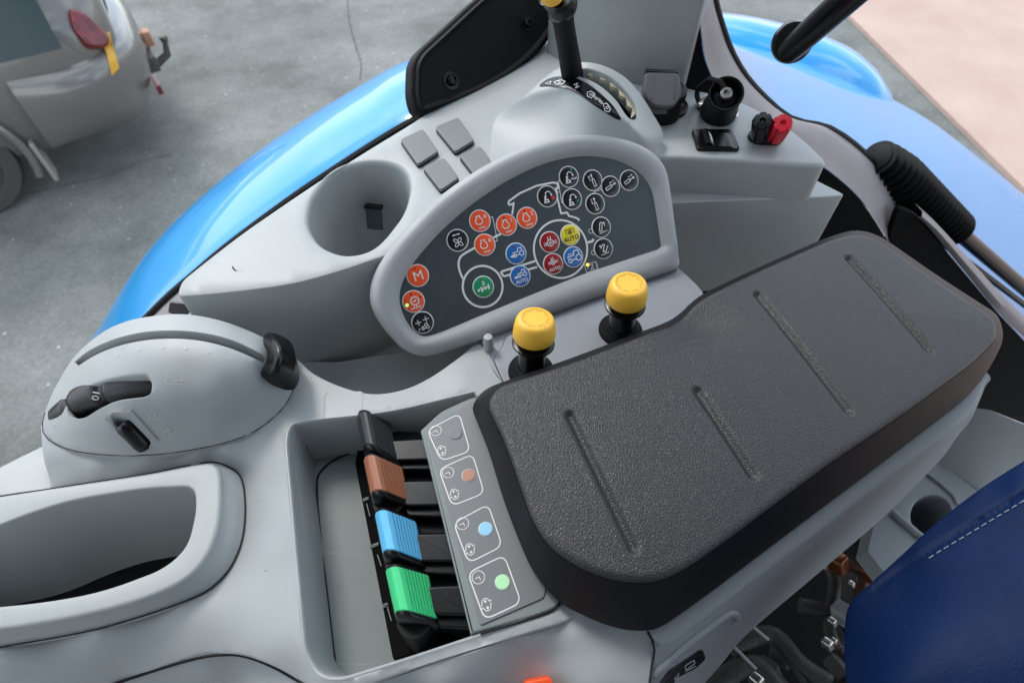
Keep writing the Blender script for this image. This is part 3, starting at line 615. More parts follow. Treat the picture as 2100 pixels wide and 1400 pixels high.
mb.slab(lidf, ll, .003, -.006, .002); lid = mb.build('flap_lid', smoky, sk)
mb = MB()
for x in (1336, 1381): mb.tube([lidf.w(*lidf.px(x + 3, 158), .003), lidf.w(*lidf.px(x - 1, 205), .0035)], .0008, 6)
mb.build('lid_rib', smoky, lid)
mb = MB(); mb.tube([lidf.w(*lidf.px(1325, 146), -.002), lidf.w(*lidf.px(1390, 150), -.002)], .0035, 10); mb.build('hinge_pin', M['black'], sk)
mb = MB(); mb.lathe(P(1394, 219, .003), (0, 0, 1), [(.0035, 0), (.004, .001), (.0032, .003), (.001, .0032)], 16); mb.build('screw', M['copper'], sk)
mb = MB(); mb.box(F(P(1349, 226, .02), (1, 0, 0), (0, .5, .8)), -.009, .009, -.004, .004, 0, .003, .001); mb.build('latch', smoky, sk)

rk = thing('round_socket', 'open round black socket with metal pin and cable loop, screwed to the shelf', 'socket', P(1475, 240, 0))
flange('flange', [(1427, 222), (1436, 208), (1470, 195), (1512, 228), (1510, 243), (1475, 260), (1455, 256)], .005, M['black'], rk)
tb_, tt = P(1472, 232, .002), P(1489, 193, .043); ad = tt - tb_
mb = MB(); Lh = ad.length; mb.lathe(tb_, ad, [(.019, 0), (.019, Lh * .25), (.0165, Lh * .45), (.0168, Lh), (.0172, Lh + .001), (.0166, Lh + .0025), (.0150, Lh + .002), (.0148, Lh - .012), (.004, Lh - .012)], 40); mb.build('socket_barrel', M['blackm'], rk)
an = ad.normalized(); mb = MB(); mb.lathe(tb_ + an * (Lh - .012), ad, [(.011, 0), (.011, .004), (.006, .005), (.0055, .010), (.002, .010)], 24); mb.build('insert', M['black'], rk)
mb = MB(); mb.lathe(tb_ + an * (Lh - .003), ad, [(.0045, -.002), (.0058, 0), (.0058, .006), (.005, .007), (.0028, .007), (.0026, .003), (.0004, .003)], 24); mb.build('pin', M['steel'], rk)
mb = MB(); mb.tube([hz_(1300, 150, 0) * 0 + tb_ + an * Lh * .95 + V((.0, .0, .004)), tb_ + an * Lh + V((-.006, .008, .008)), tb_ + an * Lh + V((-.014, .018, .006)), tb_ + an * Lh * .7 + V((-.022, .022, 0)), tb_ + an * Lh * .3 + V((-.02, .024, 0)), tb_ + V((-.016, .022, 0))], .0028, 10)
mb.build('cable', M['rubber'], rk)
for q in [(1436, 217), (1506, 236)]:
    mb = MB(); mb.lathe(P(*q, .004), (0, 0, 1), [(.004, 0), (.0045, .001), (.0035, .0035), (.0015, .0038), (.001, .002)], 18); mb.build('screw', M['steel'], rk)

sw = thing('rocker_switch', 'black rocker switch tipped to the left in its rectangular frame', 'switch', P(1465, 290, 0))
flange('frame', [(1417, 271), (1499, 271), (1516, 312), (1429, 311)], .004, M['black'], sw, 0, .004)
z_ = .004
rq = [(1440, 274, 1494, 305)]
mb = MB(); a0, a1, a2, a3 = P(1436, 276, z_), P(1493, 277, z_), P(1503, 304, z_), P(1444, 304, z_)
for_u = (a1 - a0).normalized(); for_v = (a3 - a0).normalized(); hh = V((0, 0, 1)); Wd = (a1 - a0).length; Hd = (a3 - a0).length
prof = [(0, 0), (0, .0060), (.0035, .0075), (.0055, .0068), (.0095, .0030), (Wd - .002, .0025), (Wd, .0015), (Wd, 0)]
mb.loft([[a0 + for_u * x + for_v * v_ + hh * z for x, z in prof] for v_ in (0, .0008, Hd - .0008, Hd)], True, True, True); mb.build('rocker', M['black'], sw, 30, merge='fix')
mb = MB(); mb.add([a0 + for_u * x + for_v * v_ + hh * (z + .0003) for x, z, v_ in [(.0058, .0066, Hd * .2), (.0093, .0033, Hd * .2), (.0093, .0033, Hd * .8), (.0058, .0066, Hd * .8)]], [(0, 1, 2, 3)]); mb.build('rocker_window', M['whitef'], sw)

bdp = thing('binding_posts', 'pair of binding posts, black and red knurled caps on an oval black base', 'terminal', P(1570, 285, 0))
flange('base', [(1530, 283), (1538, 270), (1590, 272), (1604, 285), (1600, 300), (1545, 297)], .008, M['black'], bdp, 0, .004)
def flute(n, d): return lambda k, h: 1 - d * (1 if (k % 6) in (0,) else 0)
for (bx_, by_, tx_, ty_, m_) in [(1558, 282, 1564, 247, 'black'), (1588, 284, 1606, 252, 'red')]:
    q0, q1 = P(bx_, by_, .003), P(tx_, ty_, .034); a_ = q1 - q0; Lq = a_.length
    mb = MB(); mb.lathe(q0, a_, [(.0075, Lq * .15), (.0095, Lq * .2), (.0098, Lq * .9), (.0085, Lq), (.003, Lq * 1.01), (.002, Lq * .93)], 36, flute(6, .2)); mb.build('post_cap', M[m_], bdp, 30)
    mb = MB(); mb.lathe(q0, a_, [(.006, 0), (.0062, Lq * .16)], 20); mb.build('post_collar', M['steel'], bdp)

# =================================================================== JOYSTICK PLATE
jz = -.06
jp = thing('joystick_plate', 'grey plate with rounded seam carrying the two yellow joysticks', 'plate', P(1200, 680, jz))
ol = hz([(985, 690), (1010, 680), (1020, 640), (1340, 500), (1392, 548), (1420, 572), (1448, 602), (1440, 800), (1080, 900), (1036, 795), (1005, 752)], [.004, .003, .004, .004, .01, .03, .02, .01, .01, .01, .006], jz)
mb = MB(); mb.slab(H(jz), ol, 0, -.05, .002); mb.build('plate', M['pgrey'], jp, 45)
ins = hz([(1040, 800), (1018, 752), (1012, 735), (1030, 715), (1036, 695), (1048, 686), (1150, 648), (1330, 580), (1375, 572), (1410, 585), (1436, 615), (1420, 820)], [.002, .006, .006, .005, .005, .005, .02, .02, .03, .02, .01, .01], jz)
mb = MB(); mb.slab(H(jz), off(ins, .0006), .0006, -.002, .0003); mb.build('insert_shadow_gap', M['blackm'], jp)
mb = MB(); mb.slab(H(jz), ins, .0016, -.001, .0006); mb.build('insert', M['pgrey'], jp, 45)
mb = MB(); pb = P(1003, 728, jz - .01); mb.lathe(pb, (0, 0, 1), [(.0045, 0), (.0045, .024), (.0035, .0265), (.001, .027)], 20); tag(mb.build('round_post', M['grey']), 'short pale round post left of the joystick plate', 'post')
def joystick(label, base, top, tw):
    b0 = P(*base, jz + .0016); t0 = P(*top, tw); a_ = t0 - b0; Lj = a_.length; t = thing('joystick', label, 'joystick', b0, 'yellow capped joysticks on the grey plate')
    mb = MB(); mb.lathe(b0, (0, 0, 1), [(.0195, 0), (.0195, .002), (.018, .004), (.0150, .006), (.0135, .009)], 40); mb.build('boot_base', M['rubber'], t)
    mb = MB(); mb.lathe(b0, a_, [(.0145, .003), (.0122, .007), (.0115, .012), (.0112, .026), (.0118, .030), (.0165, .0325), (.0175, .034), (.0172, .0355), (.0125, .037), (.0125, Lj - .018)], 40); mb.build('boot', M['black'], t)
    mb = MB(); Y = [(.0125, Lj - .019), (.0168, Lj - .019), (.0172, Lj - .0175), (.0168, Lj - .011), (.0158, Lj - .0045), (.0147, Lj - .0016), (.0132, Lj - .0002), (.0110, Lj), (.0109, Lj - .0003), (.002, Lj - .0003)]
    mb.lathe(b0, a_, Y, 48); cp_ = mb.build('cap', M['yellow'], t)
    n_ = a_.normalized(); fr_ = F(b0 + n_ * (Lj - .0003), V((1, .1, 0)), V((0, 1, .2))); fr_ = F(fr_.o, (V((1, .1, 0)) - n_ * n_.x), n_.cross(V((1, .1, 0)) - n_ * n_.x))
    pr = Print(fr_, .00025); r0 = .0108
    for k in range(8):
        aa = R(20 + k * 45); q = [(r0 * math.cos(aa + d) * f, r0 * math.sin(aa + d) * f) for d, f in [(-.34, 1.0), (-.2, 1.0), (-.16, .86), (.16, .86), (.2, 1.0), (.34, 1.0)]]; pr.line(q, .0004)
    pr.build('cap_groove', M['copper'] if 0 else mat('groove_shade', (.42, .25, .015), .6) if 'groove_shade' not in bpy.data.materials else bpy.data.materials['groove_shade'], cp_)
    return t
joystick('yellow capped joystick nearer the lever bank, left of the pair', (1089, 762), (1098, 652), .002)
joystick('yellow capped joystick under the control panel\'s right end, right of the pair', (1272, 678), (1290, 580), .002)

# =================================================================== CONTROL PANEL
q0, q1 = P(870, 722, -.056), P(1385, 547, -.056); eu = (q1 - q0).normalized(); bk = V((-eu.y, eu.x, 0))
TH = R(45); pn = (-bk) * math.cos(TH) + V((0, 0, 1)) * math.sin(TH); ev = pn.cross(eu)
pf = F(q0, eu, ev)
outer = cr([(764, 605), (770, 570), (790, 530), (830, 478), (900, 408), (985, 348), (1070, 306), (1150, 284), (1210, 279), (1265, 285), (1310, 299), (1345, 322), (1364, 352), (1373, 400), (1381, 460), (1389, 520), (1391, 542), (1383, 552), (1340, 568), (1200, 618), (1050, 673), (950, 708), (900, 723), (868, 728), (835, 717), (805, 688), (780, 655), (768, 630)], True, 6)
inner = rc([(818, 612), (824, 580), (850, 535), (900, 478), (965, 420), (1040, 370), (1110, 337), (1170, 322), (1220, 320), (1272, 330), (1312, 353), (1336, 385), (1346, 440), (1356, 509), (1200, 560), (1050, 620), (900, 683), (868, 692), (845, 676), (826, 645)],
           [15, 25, 30, 30, 40, 40, 40, 30, 25, 25, 20, 20, 30, 6, 30, 60, 20, 16, 16, 16], 5)
o2 = [pf.px(*p) for p in outer]; i2 = [pf.px(*p) for p in inner]; cen = pf.px(1100, 520)
def angs(loop, n=300, cen=cen):
    out = []
    pts = [(math.atan2(b_ - cen[1], a - cen[0]), math.hypot(a - cen[0], b_ - cen[1]), a, b_) for a, b_ in loop]
    for k in range(n):
        th = -math.pi + 2 * math.pi * k / n; d = V((math.cos(th), math.sin(th))); best = None
        for i in range(len(loop)):
            a = V(loop[i - 1]) - V(cen); b_ = V(loop[i]) - V(cen); e_ = b_ - a; den = d.x * e_.y - d.y * e_.x
            if abs(den) < 1e-12: continue
            t = (a.x * e_.y - a.y * e_.x) / den; s_ = (a.x * d.y - a.y * d.x) / den
            if t > 0 and -1e-6 <= s_ <= 1 + 1e-6 and (best is None or t > best): best = t
        out.append((cen[0] + d.x * best, cen[1] + d.y * best))
    return out
oA, iA = angs(o2), angs(i2)
pan = thing('control_panel', 'tilted half moon control panel with round colour buttons in a grey bezel', 'control panel', q0)
mb = MB(); W_ = lambda l, h: [pf.w(a, b_, h) for a, b_ in l]
def mixl(A, B, t): return [(a[0] + (b_[0] - a[0]) * t, a[1] + (b_[1] - a[1]) * t) for a, b_ in zip(A, B)]
rings = [W_(off(oA, -.004), -.034), W_(off(oA, .0), -.032), W_(off(oA, .0015), -.016), W_(off(oA, .0013), -.0060), W_(off(oA, .0006), -.0056), W_(off(oA, .0006), -.0050), W_(off(oA, .0012), -.0046), W_(off(oA, .0008), .0005)]
for t, h in [(.03, .003), (.10, .0052), (.22, .0068), (.40, .0074), (.60, .0066), (.78, .0045), (.90, .0022), (.97, .0007), (1.0, -.0002), (1.04, -.0008)]: rings.append(W_(mixl(oA, iA, t), h))
mb.loft(rings, True, True); mb.build('bezel', M['bezel'], pan, 40)
mb = MB(); vs, fs = tri(off(i2, .001), [], .02); mb.add([pf.w(a, b_, 0) for a, b_ in vs], [tuple(int(k) for k in t) for t in fs]); mb.build('face_plate', M['face'], pan, merge='fix')
# printed tractor outline
pr = Print(pf, .0003); X = lambda l: [pf.px(*p) for p in l]
mm = .0001
def zr2(l): return [(800 + x / 4.1176, 380 + y / 4.1176) for x, y in l]
def zr3(l): return [(1020 + x / 4.375, 320 + y / 4.375) for x, y in l]
def pxring(c, rx, ry, n=48): return [(c[0] + rx * math.cos(2 * math.pi * k / n), c[1] + ry * math.sin(2 * math.pi * k / n)) for k in range(n)]
# large wheels as true circles in the panel plane
def plane_circle(cpx, rr, wd):
    c = pf.px(*cpx); pr.ring(c, rr, wd, 64)
kx = 1 / (pf.px(1151, 540)[0] - pf.px(1150, 540)[0])
s1 = (V(pf.px(1030, 588)) - V(pf.px(952, 588))).length / 2; s1b = (V(pf.px(991, 628)) - V(pf.px(991, 545))).length / 2
plane_circle((990, 587.5), (s1 + s1b) / 2 * 1.03, .0019)
s2 = (V(pf.px(1203, 511)) - V(pf.px(1097, 511))).length / 2; s2b = (V(pf.px(1150, 572)) - V(pf.px(1150, 450))).length / 2
plane_circle((1150, 511), (s2 + s2b) / 2, .0018)
pr.line(X(zr2(cr([(622, 800), (595, 745), (578, 680), (585, 625), (615, 585), (725, 522)], False, 5))), .0019)
pr.line(X(zr2([(870, 443), (940, 408)])), .0019)
pr.line(X(zr2([(940, 728), (1225, 640)])), .0019); pr.line(X(zr2([(960, 768), (1240, 690)])), .0019); pr.line(X(zr2([(932, 728), (958, 770)])), .0019)
pr.line(X(zr3([(132, 525), (145, 425), (112, 440), (98, 430), (103, 405), (200, 335), (350, 268), (490, 240), (535, 243), (545, 290), (525, 290), (540, 390), (570, 515), (625, 508), (640, 538), (690, 550), (725, 565), (732, 582)])), .0017)
pr.line(X(zr3([(808, 775), (850, 765), (862, 745)])), .0022)
pr.line(X(zr2([(845, 270), (865, 268), (905, 470), (885, 470)])), .0006); pr.line(X(zr2([(893, 362), (905, 362)])), .0006)
pr.line(X(zr2([(1060, 303), (1080, 303)])), .0006); pr.line(X(zr2([(1083, 660), (1083, 685)])), .0006)
pr.line(X(zr3([(560, 220), (545, 222), (575, 420), (590, 418)])), .0006); pr.line(X(zr3([(530, 325), (560, 325)])), .0006)
pr.line(X(zr3([(865, 312), (867, 335)])), .0006); pr.line(X(zr3([(867, 322), (935, 298)])), .0006); pr.line(X(zr3([(1085, 250), (1105, 245)])), .0006)
pr.line(X(zr3([(484, 858), (487, 885)])), .0006); pr.line(X(zr3([(938, 728), (940, 748)])), .0006)
for c in [(1211, 474), (1216.5, 518)]: pr.ring(pf.px(*c), .0021, .0005, 20)
pr.build('tractor_outline', M['white'], pan)
BR = .0089
discs = {}
def button(c, m, icon, r=BR):
    cc = pf.px(*c); wc = pf.w(*cc, 0)
    if 'rim' not in discs:
        b2 = MB(); b2.lathe(wc, pf.n, [(r * 1.10, 0), (r * 1.10, .0005), (r * 1.07, .0007), (r * 1.0, .0007)], 40); o = b2.build('button', M['white'], pan, 60, origin=wc); discs['rim'] = o
    else: o = link_copy(discs['rim'], pan, wc)
    if m not in discs:
        b2 = MB(); b2.lathe(wc, pf.n, [(r, .0006), (r, .0010), (r * .96, .0012), (r * .5, .00125)], 40); d = b2.build('button_face', M[m], o, origin=wc); discs[m] = d
    else: d = link_copy(discs[m], o, wc)
    pr = Print(pf, .0014, cc, r); pr2 = icon(pr); pr.build('icon', M['bblack'] if m == 'byel' else M['white'], o)
    for nm, f2, col in (pr2 or []):
        p3 = Print(pf, .0015, cc, r); f2(p3); p3.build(nm, M[col], o)
    return o
def led(p): return [('led_dot', lambda q: q.disc((-.1, .72), .1, 12), 'bred')]
def engine(p, x=0, y=0, s=.9): p.line([(x - .32 * s, y + .15 * s), (x - .42 * s, y - .2 * s), (x - .2 * s, y - .45 * s), (x + .2 * s, y - .45 * s), (x + .42 * s, y - .2 * s), (x + .32 * s, y + .15 * s), (x + .18 * s, y + .22 * s), (x + .22 * s, y + .45 * s), (x - .22 * s, y + .45 * s), (x - .18 * s, y + .22 * s)], .09, True)
def i_rpm(num):
    def f(p):
        engine(p, -.12, .08); p.text('n/min', (0, -.68), .3)
        if num in '12': p.text(num, (.58, .3), .55)
        else: p.line([(.45, .3), (.58, .45), (.7, .3), (.58, .15)], .07, True)
        return led(p) if num in '12' else []
    return f
def tractor(p, x, y, s, w=.08):
    p.ring((x + .42 * s, y - .18 * s), .27 * s, w, 20); p.ring((x - .45 * s, y - .28 * s), .17 * s, w, 16)
    p.line([(x - .3 * s, y - .25 * s), (x + .15 * s, y - .25 * s)], w); p.line([(x - .6 * s, y - .05 * s), (x - .6 * s, y + .12 * s), (x, y + .12 * s), (x + .08 * s, y + .5 * s), (x + .5 * s, y + .5 * s), (x + .55 * s, y + .1 * s)], w)
def arrowp(p, a, b_, w=.09, hd=.2):
    A, B = V(a), V(b_); d = (B - A).normalized(); n_ = V((-d.y, d.x)); p.line([a, tuple(B - d * hd * .6)], w); p.poly([tuple(B), tuple(B - d * hd + n_ * hd * .5), tuple(B - d * hd - n_ * hd * .5)])
def i_fan(p):
    for k in range(4):
        a = R(45 + 90 * k); c = (.28 * math.cos(a), -.2 + .28 * math.sin(a)); p.line([(c[0] + .2 * math.cos(t) * math.cos(a) * 1.2 - .14 * math.sin(t) * math.sin(a), c[1] + .2 * math.cos(t) * math.sin(a) * 1.2 + .14 * math.sin(t) * math.cos(a)) for t in [R(30 * j) for j in range(12)]], .07, True)
    p.disc((0, -.2), .08); arrowp(p, (.0, .55), (.42, .55)); arrowp(p, (0, .55), (-.42, .55)); return []
def i_M(p): p.text('M', (.02, -.08), 1.35); return led(p)
def i_gear(p):
    p.ring((.12, .02), .36, .08, 28)
    for k in range(12): a = R(30 * k); p.line([(.12 + .38 * math.cos(a), .02 + .38 * math.sin(a)), (.12 + .5 * math.cos(a), .02 + .5 * math.sin(a))], .1)
    p.line([(-.05, -.02), (.28, .08)], .12); p.line([(-.5, -.62), (-.3, -.7), (-.15, -.55), (.05, -.7), (.2, -.55), (.4, -.7), (.55, -.55)], .08)
    return [('led_dot', lambda q: (q.disc((-.05, .72), .1, 12), q.disc((.74, .2), .1, 12)), 'bred'), ('led_dot', lambda q: q.disc((-.72, -.15), .14, 14), 'led_g')]
def i_lights(p):
    for x, y in [(-.42, .1), (.38, .22)]:
        for dx, dy in [(1, 0), (-1, 0), (0, 1), (0, -1)]:
            for s_ in (.12, .24): p.disc((x + dx * s_, y + dy * s_), .055, 8)
        p.disc((x, y), .06, 8)
    tractor(p, .1, -.45, .55, .07); p.line([(-.6, -.5), (-.4, -.5)], .05); p.line([(-.6, -.62), (-.4, -.62)], .05); return []
def i_susp(p):
    p.line([(-.25, .05), (-.25, -.45)], .18); p.line([(.5, .12), (.5, -.38)], .18); p.line([(-.25, -.2), (.5, -.12)], .1); p.ring((.12, -.16), .13, .09, 16)
    p.line([(-.05, .55), (.2, .48), (-.05, .38), (.2, .3), (-.05, .2), (.15, .12)], .08); p.line([(-.62, -.1), (-.45, -.1), (-.5, -.3), (-.68, -.3)], .06, True); p.ring((-.56, -.2), .05, .05, 8); return led(p)
def i_blue(auto):
    def f(p):
        y = .05 if not auto else .2; tractor(p, .2, y, .85 if not auto else .7, .09); arrowp(p, (-.15, y - .22), (-.75, y - .22), .16, .34)
        if auto: p.text('AUTO', (0, -.52), .48)
        return led(p)
    return f
def i_diff(auto):
    def f(p):
        s_ = .75 if auto else 1; y = .25 if auto else 0
        p.ring((0, y - .1 * s_), .32 * s_, .09, 22); p.ring((0, y - .1 * s_), .1 * s_, .08, 12)
        for sx in (-1, 1):
            for dy in (-.16, -.06, .04): p.line([(sx * .3 * s_, y + dy * s_ - .04), (sx * .72 * s_, y + dy * 1.4 * s_ - .04)], .05)
            p.line([(sx * .12 * s_, y + .2 * s_), (sx * .16 * s_, y + .55 * s_)], .09)
        if auto: p.text('AUTO', (0, -.55), .46)
        return []
    return f
def i_yel(p):
    p.line([(-.45, .1), (-.45, .6), (.45, .6), (.45, .1)], .07); p.ring((0, .28), .13, .1, 14)
    for k in range(8): a = R(45 * k); p.line([(.15 * math.cos(a), .28 + .15 * math.sin(a)), (.24 * math.cos(a), .28 + .24 * math.sin(a))], .08)
    p.text('AUTO', (0, -.38), .62); return []
def i_trac(p): tractor(p, .05, .02, 1.15, .1); arrowp(p, (.1, .38), (-.6, .38), .07, .2); return []
def i_turn(kind):
    def f(p):
        p.line([(-.2, .0), (-.15, .35), (.1, .48), (.35, .35), (.42, .1)], .09); p.poly([(.42, -.08), (.28, .12), (.56, .12)])
        for y in (.0, -.2, ): p.disc((-.3, y), .09, 10)
        p.line([(-.38, -.12), (-.12, .02)], .09); p.ring((-.22, -.42), .14, .08, 14); p.line([(-.5, -.58), (-.4, -.28), (-.05, -.3), (.02, -.58)], .08, True)
        if kind == 'auto': p.text('Auto', (.48, -.28), .34)
        c = {'auto': ('bgreen', lambda q: q.poly([(.25, .7), (.6, .75), (.42, .45)])), 'red': ('red', lambda q: q.disc((.5, -.28), .2)), 'green': ('bgreen', lambda q: q.poly([(.35, -.25), (.7, -.2), (.5, -.5)]))}[kind]
        return [('status_mark', c[1], c[0])]
    return f
def i_cyl(a, out):
    def f(p):
        c, s_ = math.cos(a), math.sin(a); T = lambda l: [(x * c - y * s_, x * s_ + y * c) for x, y in l]
        p.line(T([(-.65, -.13), (.05, -.13), (.05, .13), (-.65, .13)]), .07, True); p.line(T([(.05, 0), (.4, 0)]), .09); p.disc(T([(.52, 0)])[0], .12, 12)
        q = T([(.0, .32), (.62, .32)]); arrowp(p, q[0] if out else q[1], q[1] if out else q[0], .05, .2); return []
    return f
def i_arm(k):
    def f(p):
        p.line([(-.45, -.6), (.5, -.48)], .07)
        if k == 1: p.line([(-.35, -.35), (-.1, .45), (.1, .5), (.15, .35), (-.1, -.4)], .08, True); p.line([(.35, .0), (.4, .35)], .07); p.poly([(.15, .35), (.4, .5), (.42, .25)])
        else: p.line([(-.35, .1), (.0, .45), (.2, .35), (.0, .05), (-.15, -.25), (.1, -.4), (.4, .0), (.5, .2)], .09); p.poly([(-.5, .4), (-.25, .45), (-.3, .2)])
        return []
    return f
for c, m, ic in [((938, 493), 'bblack', i_fan), ((984, 453), 'orange', i_rpm('+')), ((994, 502), 'orange', i_rpm('o')), ((1038.5, 461), 'orange', i_rpm('1')), ((1080.5, 447), 'orange', i_rpm('2')),
                 ((1058, 520), 'bblue', i_blue(0)), ((1066.6, 566), 'bblue', i_blue(1)), ((856.6, 565), 'orange', i_M), ((848, 618), 'orange', i_gear), ((866.5, 661), 'bblack', i_lights), ((991, 588), 'bgreen', i_susp),
                 ((1166, 363), 'bblack', i_turn('auto')), ((1122, 403), 'bblack', i_turn('red')), ((1172.7, 408.7), 'bblack', i_turn('green')), ((1215, 370), 'bblack', i_cyl(R(100), 1)), ((1251.5, 382.4), 'bblack', i_cyl(R(18), 0)),
                 ((1289.7, 370), 'bblack', i_cyl(R(18), 1)), ((1220, 418), 'bblack', i_cyl(R(95), 0)), ((1127, 496.5), 'bred', i_diff(0)), ((1134, 541), 'bred', i_diff(1)), ((1169, 482), 'byel', i_yel), ((1175.4, 527), 'bblue', i_trac),
                 ((1232.6, 466), 'bblack', i_arm(1)), ((1237, 510), 'bblack', i_arm(2))]: button(c, m, ic)
pr = Print(pf, .0004, pf.px(1211.5, 547), .0058)
pr.line([(-1, -.7), (1, -.7), (1, .55), (-1, .55)], .12, True); pr.line([(-.8, -.85), (1.15, -.85), (1.15, .5)], .08); pr.line([(-.1, .3), (.35, .3), (.35, .0), (-.1, -.4), (.5, -.4)], .14); pr.line([(-.55, -.2), (-.55, .3)], .12); bk_ = pr.build('manual_symbol', M['whitef'], pan)
pr = Print(pf, .0007, pf.px(1204.5, 543), .0012); pr.disc((0, 0), 1.2); pr.build('led_dot', M['led_y'], pan)

# =================================================================== FRONT CONSOLE SKIN
fc = thing('front_console', 'smooth grey moulded console surrounding the bin, dial pod and lever tray', 'console', P(550, 1050, -.1))
tray_px = rc([(583, 905), (592, 868), (640, 858), (800, 842), (975, 800), (1060, 900), (1155, 1245), (1000, 1300), (845, 1352), (700, 1397), (655, 1392), (622, 1340), (605, 1150)], [20, 26, 30, 60, 5, 30, 10, 40, 60, 30, 30, 40, 60], 6)
TZ = -.057
outl = cr([(84, 872), (90, 940), (104, 985), (107, 1004), (60, 1006), (-60, 1024)], False, 4) + [(-760, 1150), (-760, 1400), (-60, 1460), (100, 1448)] + cr([(240, 1396), (330, 1366), (400, 1346), (450, 1338), (500, 1340), (560, 1362), (625, 1398), (680, 1425)], False, 4) + [(760, 1400), (900, 1352), (1050, 1305), (1150, 1275), (1230, 1240), (1200, 1000), (1100, 820)] + \
    cr([(1040, 796), (1012, 762), (985, 706), (940, 735), (890, 770), (840, 795), (790, 807), (745, 806), (690, 790), (640, 765), (607, 736), (575, 728), (480, 800), (300, 860), (150, 870)], False, 4)
seam_px = [(-700, 1160), (-80, 1032)] + cr([(0, 1018), (150, 995), (300, 972), (425, 948), (470, 958), (497, 985), (503, 1060), (490, 1130), (452, 1190), (380, 1233), (200, 1290), (0, 1327)], False, 5) + [(-80, 1340), (-700, 1400)]
SZ = -.074
ctrlF = [(84, 880, -.060), (107, 1004, -.074), (-60, 1440, -.112), (240, 1390, -.106), (450, 1338, -.084), (625, 1398, -.070), (900, 1352, TZ - .002), (1150, 1275, TZ), (1100, 820, TZ), (1012, 762, TZ - .002), (985, 706, -.062),
         (890, 770, -.060), (790, 807, -.059), (690, 790, -.059), (620, 745, -.057), (300, 860, -.062), (150, 870, -.062),
         (92, 905, -.0605), (130, 925, -.061), (200, 940, -.0635), (300, 942, -.0645), (400, 932, -.0645), (500, 906, -.0625), (575, 862, -.058), (608, 810, -.057),
         (0, 1016, -.0755), (75, 1006, -.0755), (150, 993, -.0755), (225, 983, -.0755), (300, 970, -.0755), (370, 958, -.0755), (-640, 1110, -.083), (-640, 1500, -.125), (412, 936, -.067), (300, 950, -.068), (200, 962, -.068), (120, 962, -.069), (470, 935, -.066), (590, 860, -.058), (660, 820, -.057), (800, 830, TZ), (950, 770, TZ),
         (580, 950, -.0575), (585, 1100, -.058), (600, 1250, -.059), (620, 1350, -.062), (560, 1040, -.061), (553, 1130, -.062), (515, 1230, -.066), (560, 1330, -.066)] + \
        [(x, y, SZ - .008) for x, y in [(60, 1040), (150, 1022), (300, 1000), (400, 985), (455, 1010), (470, 1080), (420, 1165), (300, 1225), (150, 1265), (0, 1290), (-60, 1062), (-60, 1310), (0, 1050), (-400, 1200)]] + \
        [(x, y, SZ - .001) for x, y in [(425, 948), (475, 960), (499, 990), (503, 1060), (490, 1130), (452, 1190), (380, 1233), (200, 1290), (0, 1327), (-80, 1340)]] + \
        [(583, 905, TZ), (605, 1150, TZ - .001), (655, 1394, TZ - .004), (845, 1354, TZ), (1155, 1245, TZ), (975, 800, TZ)]
fillet = [(.0008, -.0002), (.0018, -.0008), (.0026, -.0018), (.0032, -.0036), (.0042, -.008), (.016, -.052)]
mb = skin(outl, ctrlF, [(tray_px, [(.0006, .0006), (.0014, .0006), (.0021, -.0002), (.0026, -.0020), (.0030, -.005), (.0062, -.030), (.0105, -.052)], False), (rs(off([(x, y) for x, y in rc([(-680, 1180), (-60, 1055), (150, 1018), (300, 996), (415, 972), (470, 985), (484, 1060), (470, 1120), (435, 1172), (370, 1214), (200, 1268), (-60, 1312), (-680, 1370)], 20, 4)], 0), 60), [(.0005, -.012)], False)], 11, skirt=[(.0004, -.0006), (.0006, -.05)])
mb.build('moulding', M['grey'], fc, 40); zfc = onto(mb.zf)
sc_out = rc([(520, 700), (600, 741), (690, 743), (830, 722), (1000, 660), (1060, 640), (1060, 740), (1000, 820), (700, 870), (560, 800)], 10, 3)
mb = skin(sc_out, [(520, 700, -.104), (600, 741, -.104), (690, 743, -.105), (830, 722, -.105), (960, 680, -.105), (1060, 640, -.105), (1060, 740, -.112), (1000, 820, -.12), (700, 870, -.12), (560, 800, -.115), (700, 790, -.118), (800, 800, -.119), (780, 760, -.111)], [], 14); mb.build('scoop', M['grey'], fc, 60)
# little raised blank on the skin by the black lever, and scored tab
tabq = rc([(666, 810), (676, 803), (744, 802), (742, 850), (664, 858)], [4, 3, 5, 5, 4], 4)
surf_poly(zfc, tabq, .0004, 'blank_tab', M['grey'], fc); pr = SPrint(zfc, .0006); pr.line(tabq[22:] + tabq[:6], 1.0); pr.build('tab_outline', M['grey2'], fc)
# lower panel in front of the curved seam and right-hand lower corner
lpan = thing('lower_console', 'lower grey panel with a curved dark seam at the bottom edge', 'panel', P(400, 1400, -.1))
lo_out = [(-60, 1470)] + cr([(100, 1450), (240, 1400), (330, 1370), (400, 1350), (450, 1342), (500, 1344), (560, 1366), (625, 1402), (690, 1430)], False, 4) + [(760, 1500), (600, 1600), (-60, 1620)]
mb = skin(lo_out, [(-60, 1470, -.121), (240, 1400, -.108), (450, 1342, -.0865), (625, 1402, -.073), (760, 1500, -.075), (600, 1600, -.10), (-60, 1620, -.13), (420, 1372, -.094), (400, 1420, -.115), (500, 1410, -.105), (300, 1460, -.13)], [], 14)
mb.build('panel', M['grey'], lpan, 40)
mb2 = MB(); mb2.tube([onto(mb.zf)(x, y, .0012) for x, y in cr([(60, 1466), (240, 1400), (330, 1370), (400, 1350), (450, 1342), (500, 1344), (560, 1366), (625, 1402), (680, 1428)], False, 5)], .0011, 6); mb2.build('shadow_gap', M['blackm'], lpan)
fr_c = thing('lower_right_housing', 'grey lower housing below the lever tray sloping into shade', 'housing', P(1100, 1350, -.08))
